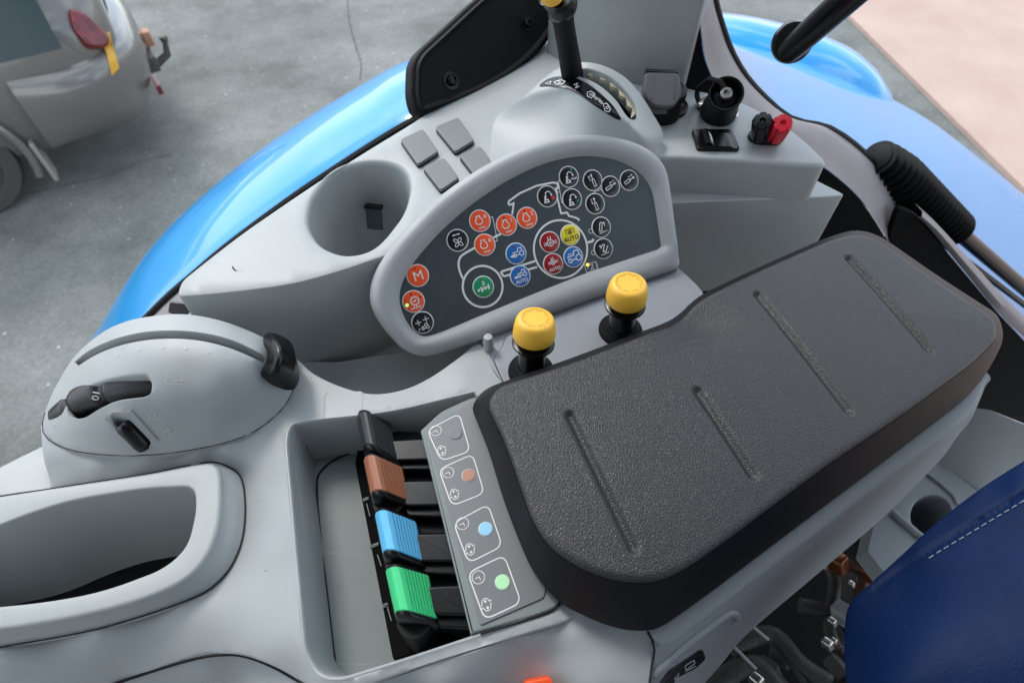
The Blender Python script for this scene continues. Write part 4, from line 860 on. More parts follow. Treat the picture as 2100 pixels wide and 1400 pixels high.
lr_out = [(760, 1404)] + [(900, 1356), (1050, 1309), (1150, 1279), (1180, 1255), (1260, 1262), (1320, 1280)] + cr([(1327, 1296), (1340, 1320), (1342, 1340), (1334, 1400)], False, 4) + [(1330, 1560), (900, 1560), (700, 1430)]
mb = skin(lr_out, [(760, 1404, TZ - .004), (900, 1356, TZ - .004), (1150, 1279, TZ - .004), (1250, 1262, TZ - .002), (1327, 1298, TZ - .001), (1342, 1340, -.062), (1334, 1400, -.068), (1330, 1560, -.10), (900, 1560, -.18), (700, 1430, -.064),
                   (860, 1392, -.064), (1000, 1342, -.063), (1100, 1308, -.0625), (1180, 1300, -.060), (1270, 1310, -.060), (1300, 1380, -.065), (1220, 1400, -.07), (1150, 1335, -.070), (1080, 1340, -.073), (1060, 1400, -.085), (900, 1420, -.070)], [], 12)
mb.build('housing', M['grey'], fr_c, 40)
mb = MB(); of_ = F(P(1072, 1396, -.075), P(1130, 1384, -.075) - P(1072, 1396, -.075), V((-.1, 1, .25))); mb.slab(of_, rc([(0, -.02), (.0185, -.02), (.0185, 0), (.0, 0)], .004), .004, -.01, .0015)
tag(mb.build('orange_button', M['orange']), 'orange button end poking in at the bottom edge', 'button')

# =================================================================== BIN
bn = thing('storage_bin', 'deep open storage bin with raised smooth pale rim', 'storage bin', P(200, 1120, -.1))
open_ = rc([(-600, 1200), (-60, 1100), (60, 1052), (150, 1024), (300, 1000), (398, 996), (402, 1040), (385, 1120), (335, 1165), (210, 1212), (90, 1234), (-80, 1250), (-600, 1290)], [5, 60, 60, 60, 60, 34, 30, 60, 60, 60, 60, 5, 5], 7)
rimo = cr([(-660, 1160), (-300, 1082), (-80, 1033), (0, 1019), (150, 996), (300, 973), (415, 951), (440, 956), (449, 975), (450, 1030), (442, 1090), (418, 1145), (375, 1188), (300, 1223), (200, 1252), (80, 1276), (-80, 1296), (-660, 1350)], True, 5)
BZ = -.056
bc3 = lambda l, z: [tuple(P(x, y, z)[:2]) for x, y in l]
bcen = P(230, 1120, BZ); bcen = (bcen.x, bcen.y)
Lse, Lri, Lop = angs(bc3(seam_px, SZ), 360, bcen), angs(bc3(rimo, BZ), 360, bcen), angs(bc3(open_, BZ), 360, bcen)
z3 = lambda l, z: [V((a, b_, z)) for a, b_ in l]
mb = MB(); rg_ = [z3(Lse, SZ - .004), z3(off(Lse, -.0004), SZ), z3(off(Lse, -.0012), SZ + .0005)]
for t in (.25, .5, .75): rg_.append(z3(mixl(Lse, Lri, t * .93), SZ + (BZ - .004 - SZ) * (t ** .9)))
for k in range(7):
    t = k / 6 * math.pi / 2; rg_.append(z3(off(Lri, .0004 - .0030 * (1 - math.cos(t)) + .0006), BZ - .0030 + .0030 * math.sin(t)))
rg_.append(z3(mixl(off(Lri, -.0030), off(Lop, .0020), .5), BZ + .0001))
for k in range(7):
    t = k / 6 * math.pi / 2; rg_.append(z3(off(Lop, .0018 * (1 - math.sin(t))), BZ - .0018 * (1 - math.cos(t))))
for i_, dz_ in [(.0008, -.02), (.004, -.06), (.009, -.105), (.014, -.11)]: rg_.append(z3(off(Lop, -i_), BZ + dz_))
mb.loft(rg_); mb.build('rim', M['grey'], bn, 50, merge='fix')
bm_in = off([tuple(P(x, y, BZ)[:2]) for x, y in open_], -.008); mb = MB(); mb.slab(H(BZ - .107), bm_in, 0, -.004, .001); mb.build('bin_floor', M['blackm'], bn)
mb = MB(); mb.tube([V((a, b_, SZ + .0006)) for a, b_ in Lse[::3]] + [V((*Lse[0], SZ + .0006))], .0005, 6); mb.build('shadow_seam', M['blackm'], bn)
# pale sloping sill outside the bin at the left
mb = skin([(-80, 1000), (40, 938), (95, 912), (110, 1020), (60, 1060), (-80, 1080)], [(-80, 1000, -.09), (100, 900, -.10), (110, 1020, -.095), (-80, 1080, -.09), (20, 980, -.092)], [], 20)
tag(mb.build('sill_corner', M['grey'], None, 40), 'pale triangular sill corner showing between the road and the dial pod', 'sill')

# =================================================================== DIAL POD
pod = thing('control_pod', 'domed grey control pod with long curved slot, thumb wheel and rocker', 'control pod', P(330, 850, -.06))
p_out = cr([(88, 885), (96, 835), (120, 782), (155, 728), (205, 685), (250, 662), (300, 650), (370, 644), (440, 654), (510, 678), (570, 708), (600, 726), (608, 745), (604, 790), (575, 842), (510, 890), (420, 917), (300, 933), (190, 930), (125, 915)], True, 5)
ctrlP = [(88, 885, -.058), (96, 835, -.050), (120, 782, -.041), (155, 728, -.030), (205, 685, -.018), (250, 662, -.011), (300, 650, -.006), (370, 644, -.004), (440, 654, -.008), (510, 678, -.018), (570, 708, -.033), (600, 726, -.045), (608, 745, -.052), (604, 790, -.056), (575, 842, -.057), (510, 890, -.058), (420, 917, -.059), (300, 933, -.0595), (190, 930, -.059), (125, 915, -.059),
         (180, 745, -.020), (250, 700, -.005), (350, 680, .001), (450, 695, -.004), (530, 725, -.018), (300, 760, -.004), (400, 760, -.006), (500, 780, -.020), (200, 790, -.018), (150, 830, -.034), (250, 830, -.020), (350, 830, -.020), (450, 840, -.030), (540, 820, -.042), (200, 880, -.041), (300, 885, -.041), (400, 880, -.043), (490, 860, -.047)]
slotp = rc(cr([(152, 742), (190, 714), (250, 690), (320, 678), (400, 680), (470, 695), (530, 722), (545, 735)], False, 6) + cr([(540, 745), (525, 737), (465, 712), (398, 697), (325, 695), (255, 706), (200, 726), (160, 750)], False, 6), 1.5, 2)
win = rc([(135, 838), (148, 810), (190, 782), (245, 766), (305, 762), (316, 780), (312, 808), (296, 816), (240, 822), (205, 838), (172, 860), (145, 860)], [10, 20, 25, 30, 14, 10, 10, 14, 20, 20, 14, 12], 6)
rkw = rc([(224, 852), (230, 842), (250, 843), (262, 852), (310, 902), (308, 914), (292, 918), (272, 914), (230, 868)], 8, 5)
deep = [(.0007, -.0004), (.0013, -.0013), (.0016, -.003), (.0018, -.010)]
mb = skin(p_out, ctrlP, [(slotp, [(.0005, -.0006), (.0008, -.002), (.0009, -.012)], True), (win, [(.0012, -.0006), (.0020, -.002), (.0023, -.004), (.0025, -.016)], True), (rkw, [(.0006, -.0004), (.0008, -.0014), (.001, -.012)], True)], 9, skirt=[(.0002, -.0006), (.0002, -.02)])
mb.build('dome', M['grey'], pod, 45); zp = onto(mb.zf)
mb = MB(); mb.tube([zp(x, y, -.0001) for x, y in p_out[60:100:2] + p_out[:6:2]], .00045, 6); mb.build('parting_line', M['blackm'], pod)
sl_f = MB(); cs = cr([(160, 744), (200, 718), (255, 698), (322, 687), (400, 688), (468, 703), (528, 730)], False, 5); sl_f.tube([zp(x, y, -.0085) for x, y in cs], .003, 8); sl_f.build('slot_gaiter', M['grey2'], pod)
# thumb wheel: barrel with raised and sunk lobes inside the window
mb = MB(); axp0, axp1 = zp(148, 842, -.0035), zp(308, 782, -.003); n_w = 60; pts = []
path = cr([(134, 853), (156, 836), (190, 813), (245, 797), (310, 789), (345, 786)], False, 10)
path = rs(path, n_w, False); rads = []; pts = []
for k, (x, y) in enumerate(path):
    t = k / (n_w - 1); bump = -.0004 * (t < .14) + (-.0014 if .15 < t < .20 else 0) + (.0004 if .22 < t < .45 else 0) + (-.0022 if .46 < t < .52 else 0) + .0006 * (t > .54)
    rads.append(.0125 + bump); pts.append(zp(x, y, -.0160 - .0012 * max(0, 1 - t * 5) ** 2))
rads = [sum(rads[max(0, i - 1):i + 2]) / len(rads[max(0, i - 1):i + 2]) for i in range(n_w)]
mb.tube(pts, rads, 40); wl = mb.build('thumb_wheel', M['black'], pod, 60)
bv = BVHTree.FromPolygons([tuple(wl.matrix_basis @ v.co + WO[pod.name]) for v in wl.data.vertices], [tuple(p.vertices) for p in wl.data.polygons])
def hit(x, y, h=0.0, b_=bv):
    d = ray(x, y).normalized(); r_ = b_.ray_cast(C0, d); q = r_[0] if r_[0] is not None else zp(x, y, -.003); nn = r_[1] if r_[0] is not None else V((0, 0, 1))
    if nn.dot(d) > 0: nn = -nn
    return q + nn * h
s3 = SPrint(hit, .0002); s3.text('10', (196, 810), 21, R(-100)); s3.text('n', (142, 845), 12, R(-70)); s3.build('wheel_number', M['white'], wl)
# rocker and its two ridges
mb = MB(); ra, rb_ = zp(240, 856, 0), zp(292, 908, 0); mb.tube([ra.lerp(rb_, t) + V((0, 0, -.0078 + .002 * math.sin(math.pi * t))) for t in (0, .04, .2, .4, .6, .8, .96, 1)], [.004, .0062, .0070, .0068, .0068, .0070, .0062, .004], 24); mb.build('rocker', M['black'], pod, 60)
mb = MB(); mb.tube([zp(216 + t * 60, 858 + t * 60, .0004) for t in (0, .25, .5, .75, 1)], .0010, 8); mb.build('ridge', M['grey'], pod)
mb = MB(); mb.tube([zp(264 + t * 55, 842 + t * 61, .0006) for t in (0, .25, .5, .75, 1)], .0018, 8); mb.build('ridge', M['grey'], pod)
# moulded faint symbols
s4 = SPrint(zp, .0003)
for k, (x, y) in enumerate([(238, 727), (285, 716), (333, 712), (380, 714), (428, 722), (474, 735), (515, 750)]): s4.text('10 8 6 4 3 2 1'.split()[k] if k else '9', (x, y), 11, R(-75 + 0 * k))
s4.line([(337, 777), (355, 772), (358, 780), (382, 778), (380, 788), (340, 786), (338, 779)], 1.2, True); s4.line([(372, 765), (373, 782)], 1.2); s4.line([(337, 770), (350, 769)], 1.2)
s4.line([(310, 838), (305, 858), (315, 860), (318, 845)], 1.1, True); s4.line([(318, 844), (329, 855), (318, 860)], 1.1, True)
s4.line([(338, 872), (348, 880), (342, 884)], 1.1); s4.line([(344, 892), (360, 884)], 1.1); s4.line([(334, 888), (344, 878), (356, 894)], 1.1)
s4.ring((113, 874), 5, 1.0, 14)
s4.build('moulded_symbols', M['whitef'], pod)
# throttle lever at the end of the slot
th = thing('throttle_lever', 'black thumb lever at the right end of the curved slot', 'lever', zp(560, 730, 0))
mb = MB()
pd_o = cr([(541, 690), (553, 682), (576, 688), (597, 703), (606, 730), (603, 762), (588, 784), (566, 791), (542, 784), (524, 770), (529, 757), (543, 741), (548, 722), (541, 706)], True, 6)
pdc = [(541, 690, -.021), (553, 682, -.018), (576, 688, -.020), (597, 703, -.028), (606, 730, -.034), (603, 762, -.038), (588, 784, -.041), (566, 791, -.041), (542, 784, -.038), (524, 770, -.034), (529, 757, -.031), (543, 741, -.027), (548, 722, -.024), (541, 706, -.022),
       (560, 700, -.0125), (563, 722, -.0125), (556, 742, -.016), (540, 764, -.022), (580, 712, -.013), (588, 740, -.019), (578, 765, -.024), (560, 775, -.026), (552, 705, -.016), (556, 722, -.017)]
mb = skin(pd_o, pdc, [], 5, skirt=[(-.0004, -.0015), (-.001, -.004), (-.004, -.030)]); mb.build('paddle', M['black'], th, 60)

# =================================================================== LEVER TRAY
tr = thing('lever_tray', 'sunken grey green tray around the four coloured levers', 'tray', P(800, 1100, -.11))
fz = -.104
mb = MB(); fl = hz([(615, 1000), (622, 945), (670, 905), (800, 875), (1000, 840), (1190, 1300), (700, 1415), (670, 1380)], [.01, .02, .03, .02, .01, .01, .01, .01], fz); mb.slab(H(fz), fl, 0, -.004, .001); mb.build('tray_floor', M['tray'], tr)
mb = MB(); ed = [P(x, y, fz + .001) for x, y in cr([(690, 1384), (672, 1230), (655, 1080), (650, 1000), (656, 968), (690, 940), (752, 918)], False, 6)]; mb.tube(ed, .0008, 6); mb.build('floor_seam', M['blackm'], tr)
# dark slot block
zs = -.100
mb = MB(); sb = hz([(728, 950), (735, 912), (870, 862), (905, 880), (1000, 1290), (806, 1352)], .002, zs); mb.slab(H(zs), sb, 0, -.03, .0008); mb.build('slot_block', M['gap'], tr)
# thin bright bridge bars across the slots
for a, b_, c_, d_ in [((744, 1023), (757, 1018), (757, 1024), (746, 1030)), ((758, 1119), (778, 1111), (778, 1118), (760, 1126)), ((784, 1239), (796, 1235), (797, 1243), (786, 1247))]:
    mb = MB(); mb.slab(H(zs), hz([a, b_, c_, d_], .0003, zs), .0012, 0, .0004); mb.build('slot_bridge', M['tray'], tr)
for a, b_ in [((752, 1032), (759, 1058)), ((774, 1136), (782, 1160)), ((795, 1245), (803, 1272))]:
    mb = MB(); mb.tube([P(*a, zs + .002), P(*b_, zs + .001)], .00045, 8); mb.build('spring_wire', M['steel'], tr)
# label ledge
lz = TZ + .002
led_ = thing('label_ledge', 'grey ledge with four white outlined lever symbols and colour dots', 'label plate', P(960, 1050, lz))
mb = MB(); lg = hz([(862, 882), (905, 842), (972, 812), (1000, 820), (1160, 1200), (1148, 1243), (1100, 1262), (978, 1296), (965, 1300)], [.001, .006, .004, .01, .01, .008, .02, .006, .001], lz - .0005)
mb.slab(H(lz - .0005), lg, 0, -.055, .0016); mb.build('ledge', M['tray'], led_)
mb = MB(); pl = hz([(874, 876), (970, 823), (1000, 822), (1126, 1165), (1116, 1225), (985, 1282)], [.0015, .003, .003, .01, .003, .0015], lz); mb.slab(H(lz), pl, .0006, -.001, .0003); plo = mb.build('label_plate', M['plate'], led_)
mb = MB(); mb.tube([P(x, y, TZ + .0012) for x, y in cr([(985, 1299), (1060, 1276), (1120, 1256), (1146, 1240), (1152, 1222)], False, 6)], .0008, 6); mb.build('ledge_gap', M['blackm'], led_)
lf = H(lz + .0006)
boxes = [[(876, 882), (942, 848), (964, 925), (905, 945)], [(900, 962), (969, 931), (993, 1011), (927, 1037)], [(930, 1072), (1001, 1034), (1030, 1119), (961, 1154)], [(959, 1174), (1034, 1138), (1069, 1235), (994, 1270)]]
dots = [((934, 889), 'plate'), ((961, 974), 'dbrown'), ((996, 1084), 'dblue'), ((1030.5, 1193), 'dgreen')]
M['dbrown'] = mat('brown_dot', (.42, .20, .13), .5); M['dblue'] = mat('pale_blue_dot', (.28, .58, .80), .5); M['dgreen'] = mat('pale_green_dot', (.42, .78, .42), .5)
gang = R(28)
for k, (bx4, (dc, dm)) in enumerate(zip(boxes, dots)):
    pr = Print(lf, .0002); q = [V(lf.px(*p)) for p in bx4]; sc_ = (q[1] - q[0]).length
    pr.line(rc([tuple(p) for p in q], .0058, 6), .0008, True)
    eu_ = (q[1] - q[0]).normalized(); ev_ = (q[0] - q[3]); 
    loc = lambda u, v_: tuple(q[3] + (q[2] - q[3]) * u + (q[0] - q[3]) * v_)
    c1_ = [(893.5, 883), (919, 968.5), (948.5, 1073), (981, 1183)][k]; c1_ = V(lf.px(*c1_)); rr_ = sc_ * .155
    pr.ring(tuple(c1_), rr_, .0005, 28)
    pr.line([tuple(c1_ - eu_ * rr_ * .6), tuple(c1_ + eu_ * rr_ * .15), tuple(c1_ + eu_ * rr_ * .15 + V((eu_.y, -eu_.x)) * rr_ * .55)], .0005)
    c2_ = [(906, 924), (932, 1013), (964, 1126), (997.5, 1239)][k]; c2_ = V(lf.px(*c2_)); vv = (q[0] - q[3]).normalized(); uu = eu_
    G = lambda x, y: tuple(c2_ + uu * x * rr_ + vv * y * rr_)
    for sg_ in (1, -1):
        pr.line([G(-.85 * sg_ if 1 else 0, .1 * sg_)] + [G(-.62 * math.cos(R(a)) * sg_, (.2 + .75 * math.sin(R(a))) * sg_) for a in range(0, 200, 20)], .00055)
        pr.line([G(.62 * sg_, .2 * sg_), G(.95 * sg_, .35 * sg_)], .00055)
        for a in range(0, 360, 60): pr.line([G(.0, .5 * sg_), G(.24 * math.cos(R(a)), .5 * sg_ + .24 * math.sin(R(a)))], .0005)
    pr.build('outlined_symbol', M['white'], plo)
    dcc = lf.px(*dc); b2 = MB(); dr_ = sc_ * .175
    b2.slab(lf, circ(dcc, dr_ * 1.08, 32), .0002, -.0004, .0001); b2.build('dot_ring', M['whitef'] if k else M['grey2'], plo)
    b2 = MB(); b2.slab(lf, circ(dcc, dr_, 32), .0006, -.0002, .0003); b2.build('colour_dot', M[dm], plo)
# the four levers
M['cblack'] = mat('charcoal_cap', (.03, .033, .033), .28, ('noise', 1500, .0001)); M['cbrown'] = mat('brown_cap', (.33, .125, .065), .42, ('noise', 1500, .0001), var=(90, (.3, .8), (.30, .11, .06)))
M['cblue'] = mat('sky_blue_cap', (.12, .47, .76), .42, ('noise', 1500, .0001), var=(90, (.3, .8), (.11, .44, .72))); M['cgreen'] = mat('green_cap', (.05, .58, .22), .42, ('noise', 1500, .0001), var=(90, (.3, .8), (.045, .54, .20)))
def lever(cap, lab, LT, LB, RT, RB, arms):
    """LT/LB: top and bottom of the cap's left edge, RT/RB of its right edge, in photograph measure"""
    t = thing('remote_lever', lab, 'lever', P(LB[0] + 40, LB[1], -.10), 'coloured remote levers in the tray')
    zl, zr = -.058, -.068
    a0, a1, b0, b1 = P(*LT, zl), P(*LB, zl), P(*RT, zr), P(*RB, zr)
    def sec(s_, dn=0.0, grow=0.0, ribs=True):
        a, b_ = a0.lerp(a1, s_), b0.lerp(b1, s_); across = (b_ - a); W = across.length; u = across.normalized(); Z = V((0, 0, 1))
        prof = [(-.0005, -.013), (0, -.008), (.0008, -.003), (.0028, .0030), (.0058, .0075), (.0090, .0098), (.0115, .0104)]
        nR = 8; x0, z0 = .0135, .0098
        if ribs:
            for k in range(nR):
                f0 = k / nR; xx = x0 + (W - x0) * f0; zz = z0 * (1 - f0) - .0 * f0; st = (W - x0) / nR
                prof += [(xx, zz), (xx + st * .78, zz - z0 / nR * .78), (xx + st * .80, zz - z0 / nR * .80 - .0010), (xx + st * .96, zz - z0 / nR * .96 - .0010)]
        else: prof += [(x0 + (W - x0) * k / nR, z0 * (1 - k / nR)) for k in range(nR)]
        prof += [(W, -.0002), (W + .0004, -.003), (W - .001, -.010)]
        cx = W * .5
        return [a + u * (x + (x - cx) * grow) + Z * (z + dn) for x, z in prof]
    mb = MB(); secs = [sec(0, -.0008, -.03), sec(.02), sec(.5), sec(.98), sec(1.0, -.0008, -.03)]
    mb.loft(secs, True, True, True); mb.build('cap', M[cap], t, 25, merge='fix')
    mb = MB(); mb.loft([sec(-.14, -.0060, -.10, False), sec(-.10, -.0025, -.03, False), sec(-.02, -.0010, .0, False), sec(1.0, -.0010, .0, False), sec(1.05, -.0012, .005, False), sec(1.13, -.0035, -.01, False), sec(1.20, -.0095, -.06, False)], True, True, True)
    mb.build('grip_core', M['black'], t, 50, merge='fix')
    # blocky arm running right to the slot, with raised step
    vdir = (a1 - a0).normalized(); Z = V((0, 0, 1))
    for nm, q, z, m_ in [('arm_block', arms[0], -.082, 'blackm'), ('arm_plate', arms[1], -.0670, 'black'), ('arm_foot', arms[2], -.0725, 'black')]:
        mb = MB(); mb.slab(H(z), hz(q, .0034, z), 0, -.03, .0014); mb.build(nm, M[m_], t)
    mb = MB(); mb.tube([a1.lerp(b1, .45) + vdir * .001 + Z * -.006, a1.lerp(b1, .5) + vdir * .003 + Z * -.045], [.012, .014], 16); mb.build('shaft', M['blackm'], t)
    return t
lever('cblack', 'charcoal capped lever, topmost of the four, under the pale ledge tab', (727, 850), (741, 914), (800, 868), (818, 942), ([(800, 882), (858, 886), (868, 904), (806, 906)], [(795, 903), (876, 898), (886, 942), (806, 944)], [(806, 944), (886, 942), (892, 962), (812, 963)]))
lever('cbrown', 'brown capped lever between the charcoal one and the blue one', (742, 938), (757, 1010), (824, 956), (838, 1026), ([(815, 964), (884, 966), (892, 988), (822, 990)], [(815, 986), (895, 984), (910, 1036), (830, 1037)], [(828, 1037), (908, 1036), (916, 1060), (834, 1058)]))
lever('cblue', 'sky blue capped lever between the brown one and the green one', (765, 1050), (781, 1130), (852, 1068), (869, 1150), ([(845, 1070), (915, 1072), (922, 1095), (850, 1096)], [(843, 1094), (927, 1092), (946, 1151), (860, 1151)], [(860, 1152), (946, 1152), (953, 1179), (866, 1176)]))
lever('cgreen', 'green capped lever, lowest of the four in the tray', (787, 1166), (806, 1254), (878, 1178), (896, 1268), ([(870, 1178), (945, 1178), (952, 1203), (876, 1204)], [(871, 1202), (955, 1198), (972, 1261), (888, 1260)], [(888, 1261), (972, 1262), (980, 1290), (895, 1286)]))
# embossed text patch on the tray wall
wf = F(P(640, 1100, -.085), (0, -1, 0), (-.25, 0, .97)); 
pr = Print(H(-.083), .0); 
pt_ = thing('molded_mark', 'faint pale moulding marks on the tray wall left of the levers', 'marking', P(635, 1120, -.08))
def wallp(x, y, h=0.0): return PP(x, y, P(622, 1120, -.0735), V((.985, -.05, .17))) + V((.985, -.05, .17)) * (.0006 + h)
s5 = SPrint(wallp, .0002)
for x0_, y0_, n_ in [(634, 1130, 4), (645, 1145, 4), (626, 1118, 3)]:
    for k in range(n_): s5.line([(x0_ + k * 1.2 - 2, y0_ + k * 11), (x0_ + 5 + k * 1.2, y0_ + 3 + k * 11), (x0_ + 1 + k * 1.2, y0_ + 7 + k * 11)], 1.1)
s5.line([(604, 964), (612, 1010), (624, 1110), (634, 1240), (642, 1336), (672, 1352)], .7); s5.line([(618, 1110), (630, 1128)], 1.2); s5.build('mark', M['whitef'], pt_)

# =================================================================== ARMREST
ar = thing('armrest', 'long black grained vinyl armrest pad with four diagonal grooves', 'armrest', P(1500, 800, -.05))
AZ0, AZ1 = -.048, -.004
bot = rc([(966, 836), (990, 800), (1180, 733), (1385, 655), (1425, 612), (1560, 548), (1700, 487), (1755, 472), (1800, 484), (1930, 575), (2045, 648), (2059, 695), (2024, 765), (1980, 818), (1800, 956), (1600, 1106), (1450, 1220), (1345, 1294), (1285, 1293), (1240, 1281), (1152, 1242), (1110, 1196), (1083, 1154), (1051, 1076), (1028, 1012), (1003, 926)],
         [14, 25, 60, 30, 30, 60, 40, 25, 30, 60, 20, 30, 40, 30, 60, 60, 60, 35, 40, 40, 40, 20, 20, 30, 40, 40], 6)
top = rc([(998, 828), (1016, 790), (1180, 738), (1390, 655), (1430, 612), (1560, 550), (1700, 490), (1755, 476), (1800, 488), (1930, 578), (2045, 652), (2049, 690), (2000, 740), (1850, 850), (1700, 950), (1550, 1063), (1470, 1122), (1415, 1160), (1350, 1192), (1270, 1190), (1190, 1163), (1125, 1118), (1090, 1062), (1063, 982), (1031, 893)],
         [14, 25, 60, 30, 30, 60, 40, 25, 30, 60, 16, 14, 60, 60, 60, 60, 50, 30, 30, 30, 40, 35, 30, 30, 40], 6)
Hb, Ht = H(AZ0), H(AZ1)
bw = rs([Hb.px(*p) for p in bot], 260); tw_ = rs([Ht.px(*p) for p in top], 260)
def aligned(A, B):
    ca = (sum(a[0] for a in A) / len(A), sum(a[1] for a in A) / len(A)); k = 1
    best = min(range(len(B)), key=lambda j: (B[j][0] - A[0][0]) ** 2 + (B[j][1] - A[0][1]) ** 2); return B[best:] + B[:best]
tw_ = aligned(bw, tw_)
grooves = [((1741, 532), (1903, 716)), ((1554, 606), (1738, 840)), ((1430, 805), (1543, 973)), ((1169, 854), (1298, 1122))]
gw = [(V(Ht.px(*a)), V(Ht.px(*b_))) for a, b_ in grooves]
def gdepth(p, marks=((gw, .0036, .0030),)):
    d = 0
    for a, b_ in gw:
        e_ = b_ - a; t = max(0, min(1, (p - a).dot(e_) / e_.length_squared)); r_ = (p - a - e_ * t).length
        if r_ < .0056: d -= .0034 * (.5 + .5 * math.cos(math.pi * r_ / .0056))
    return d
dimp = V(Ht.px(1425, 655)); 
tin = off(tw_, -.0045)
vs, fs = tri([tuple(p) for p in tin], [], .0011); 
mb = MB(); W = []
edgev = np.array(tin)
for x, y in vs:
    p = V((x, y)); de = float(np.min((edgev[:, 0] - x) ** 2 + (edgev[:, 1] - y) ** 2)) ** .5
    z = .0022 * (1 - math.exp(-de / .03)); q = p - dimp; z -= .005 * math.exp(-(q.x ** 2 / .0008 + q.y ** 2 / .0005)) * (1 if 1 else 0)
    if de > 1e-6: z += gdepth(p)
    W.append(Ht.w(x, y, z * (1 if de > 1e-6 else 1)))
mb.add(W, [tuple(int(k) for k in t) for t in fs])
e_in = {}
rg = [[Ht.w(a, b_, .0022 * 0 - (.005 * math.exp(-((a - dimp.x) ** 2 / .0008 + (b_ - dimp.y) ** 2 / .0005)))) for a, b_ in tin]]
for k in range(1, 6):
    t = k / 5 * math.pi / 2; rg.append([Ht.w(a, b_, -.004 * (1 - math.cos(t)) - .005 * math.exp(-((a - dimp.x) ** 2 / .0008 + (b_ - dimp.y) ** 2 / .0005))) for a, b_ in off(tw_, -.0045 + .0045 * math.sin(t))])
mb.loft(rg); mb.build('pad_top', M['leather'], ar, 60, merge='fix')
mb = MB(); rr = [rg[-1]]; AA = [(p.x, p.y) for p in rg[-1]]; zt = [p.z for p in rg[-1]]
for t in (.0, .33, .66, .9): rr.append([V((a[0] + (b_[0] - a[0]) * (t ** .8), a[1] + (b_[1] - a[1]) * (t ** .8), z_ + .0001 + (AZ0 - z_) * t * .97)) for a, b_, z_ in zip(off(AA, .0003), bw, zt)])
rr.append([V((b_[0], b_[1], AZ0 + .001)) for b_ in bw]); rr.append([V((b_[0], b_[1], AZ0)) for b_ in off(bw, -.002)])
mb.loft(rr[1:], True, False, True); mb.build('pad_skirt', M['skirtv'], ar, 60, merge='fix')
# armrest housing beneath
ah = thing('armrest_housing', 'grey plastic armrest housing with bright upper lip running under the pad', 'armrest housing', P(1700, 1050, -.12))
lip_in = [(1150, 1250), (1250, 1275), (1330, 1270), (1480, 1150), (1760, 930), (1990, 770), (2000, 700)]
lip = cr([(1329, 1296), (1345, 1308), (1385, 1290), (1450, 1240), (1540, 1172), (1650, 1090), (1780, 992), (1900, 902), (1960, 853), (1995, 812), (2012, 775), (2026, 765)], False, 6)
ctrl_b = [((1335, 1450), -.085), ((1400, 1440), -.11), ((1470, 1372), -.125), ((1512, 1320), -.128), ((1565, 1270), -.13), ((1700, 1156), -.13), ((1820, 1052), -.125), ((1925, 946), -.108), ((1965, 892), -.09), ((1990, 862), -.077), ((2022, 790), -.056)]
bw3 = rs(cr([tuple(P(*p, z)) for p, z in ctrl_b], False, 6), 80, False); lw3 = rs([tuple(P(x, y, AZ0 - .004)) for x, y in lip], 80, False)
u_l = (V(lw3[-10]) - V(lw3[10])).normalized(); outn = V((u_l.y, -u_l.x, 0))
mb = MB(); rws = []
for a, b_ in zip(lw3, bw3):
    a = V(a); b_ = V(b_); o_n = (b_ - a); o_n.z = 0; o_n = (outn * .7 + o_n.normalized() * .3).normalized(); m_ = a + o_n * .0052 + V((0, 0, -.0030))
    rws.append([a - outn * .03 + V((0, 0, .001)), a - outn * .002, a + o_n * .0020 - V((0, 0, .0003)), a + o_n * .0040 - V((0, 0, .0013)), m_, m_.lerp(b_, .35), m_.lerp(b_, .7), b_, b_ - outn * .02 - V((0, 0, .001))])
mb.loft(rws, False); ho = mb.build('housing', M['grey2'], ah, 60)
bvh = BVHTree.FromPolygons([tuple(v.co + WO[ho.name]) for v in ho.data.vertices], [tuple(p.vertices) for p in ho.data.polygons])
def zh(x, y, h=0.0):
    d = ray(x, y).normalized(); r_ = bvh.ray_cast(C0, d)
    if r_[0] is None: return P(x, y, -.10)
    nn = r_[1] if r_[1].dot(d) < 0 else -r_[1]
    return r_[0] + nn * h
mb = MB(); mb.tube([P(x, y, AZ0 - .0045) for x, y in [(1328, 1294), (1338, 1312), (1342, 1332), (1337, 1365), (1330, 1420)]], .0009, 8); mb.build('panel_gap', M['blackm'], ah)
# oval recess frame with black label low on the housing
mb = MB(); mb.tube([zh(x, y, .0006) for x, y in cr([(1511, 1268), (1508, 1258), (1496, 1256), (1478, 1266), (1400, 1326), (1325, 1396)], False, 6)], .0024, 10); mb.build('recess_rim', M['grey2'], ah)
surf_poly(zh, rc([(1352, 1400), (1372, 1372), (1438, 1328), (1446, 1348), (1425, 1368), (1385, 1388), (1370, 1418)], 6, 4), .0008, 'label_recess', M['bblack'], ah)
pr = SPrint(zh, .0012); pr.line([(1402, 1362), (1420, 1350), (1422, 1356), (1404, 1370)], 1.2, True); pr.line([(1402, 1374), (1424, 1362)], 1.2); pr.line([(1380, 1388), (1390, 1376), (1386, 1390)], 1.2, True); pr.build('label_symbol', M['whitef'], ah)

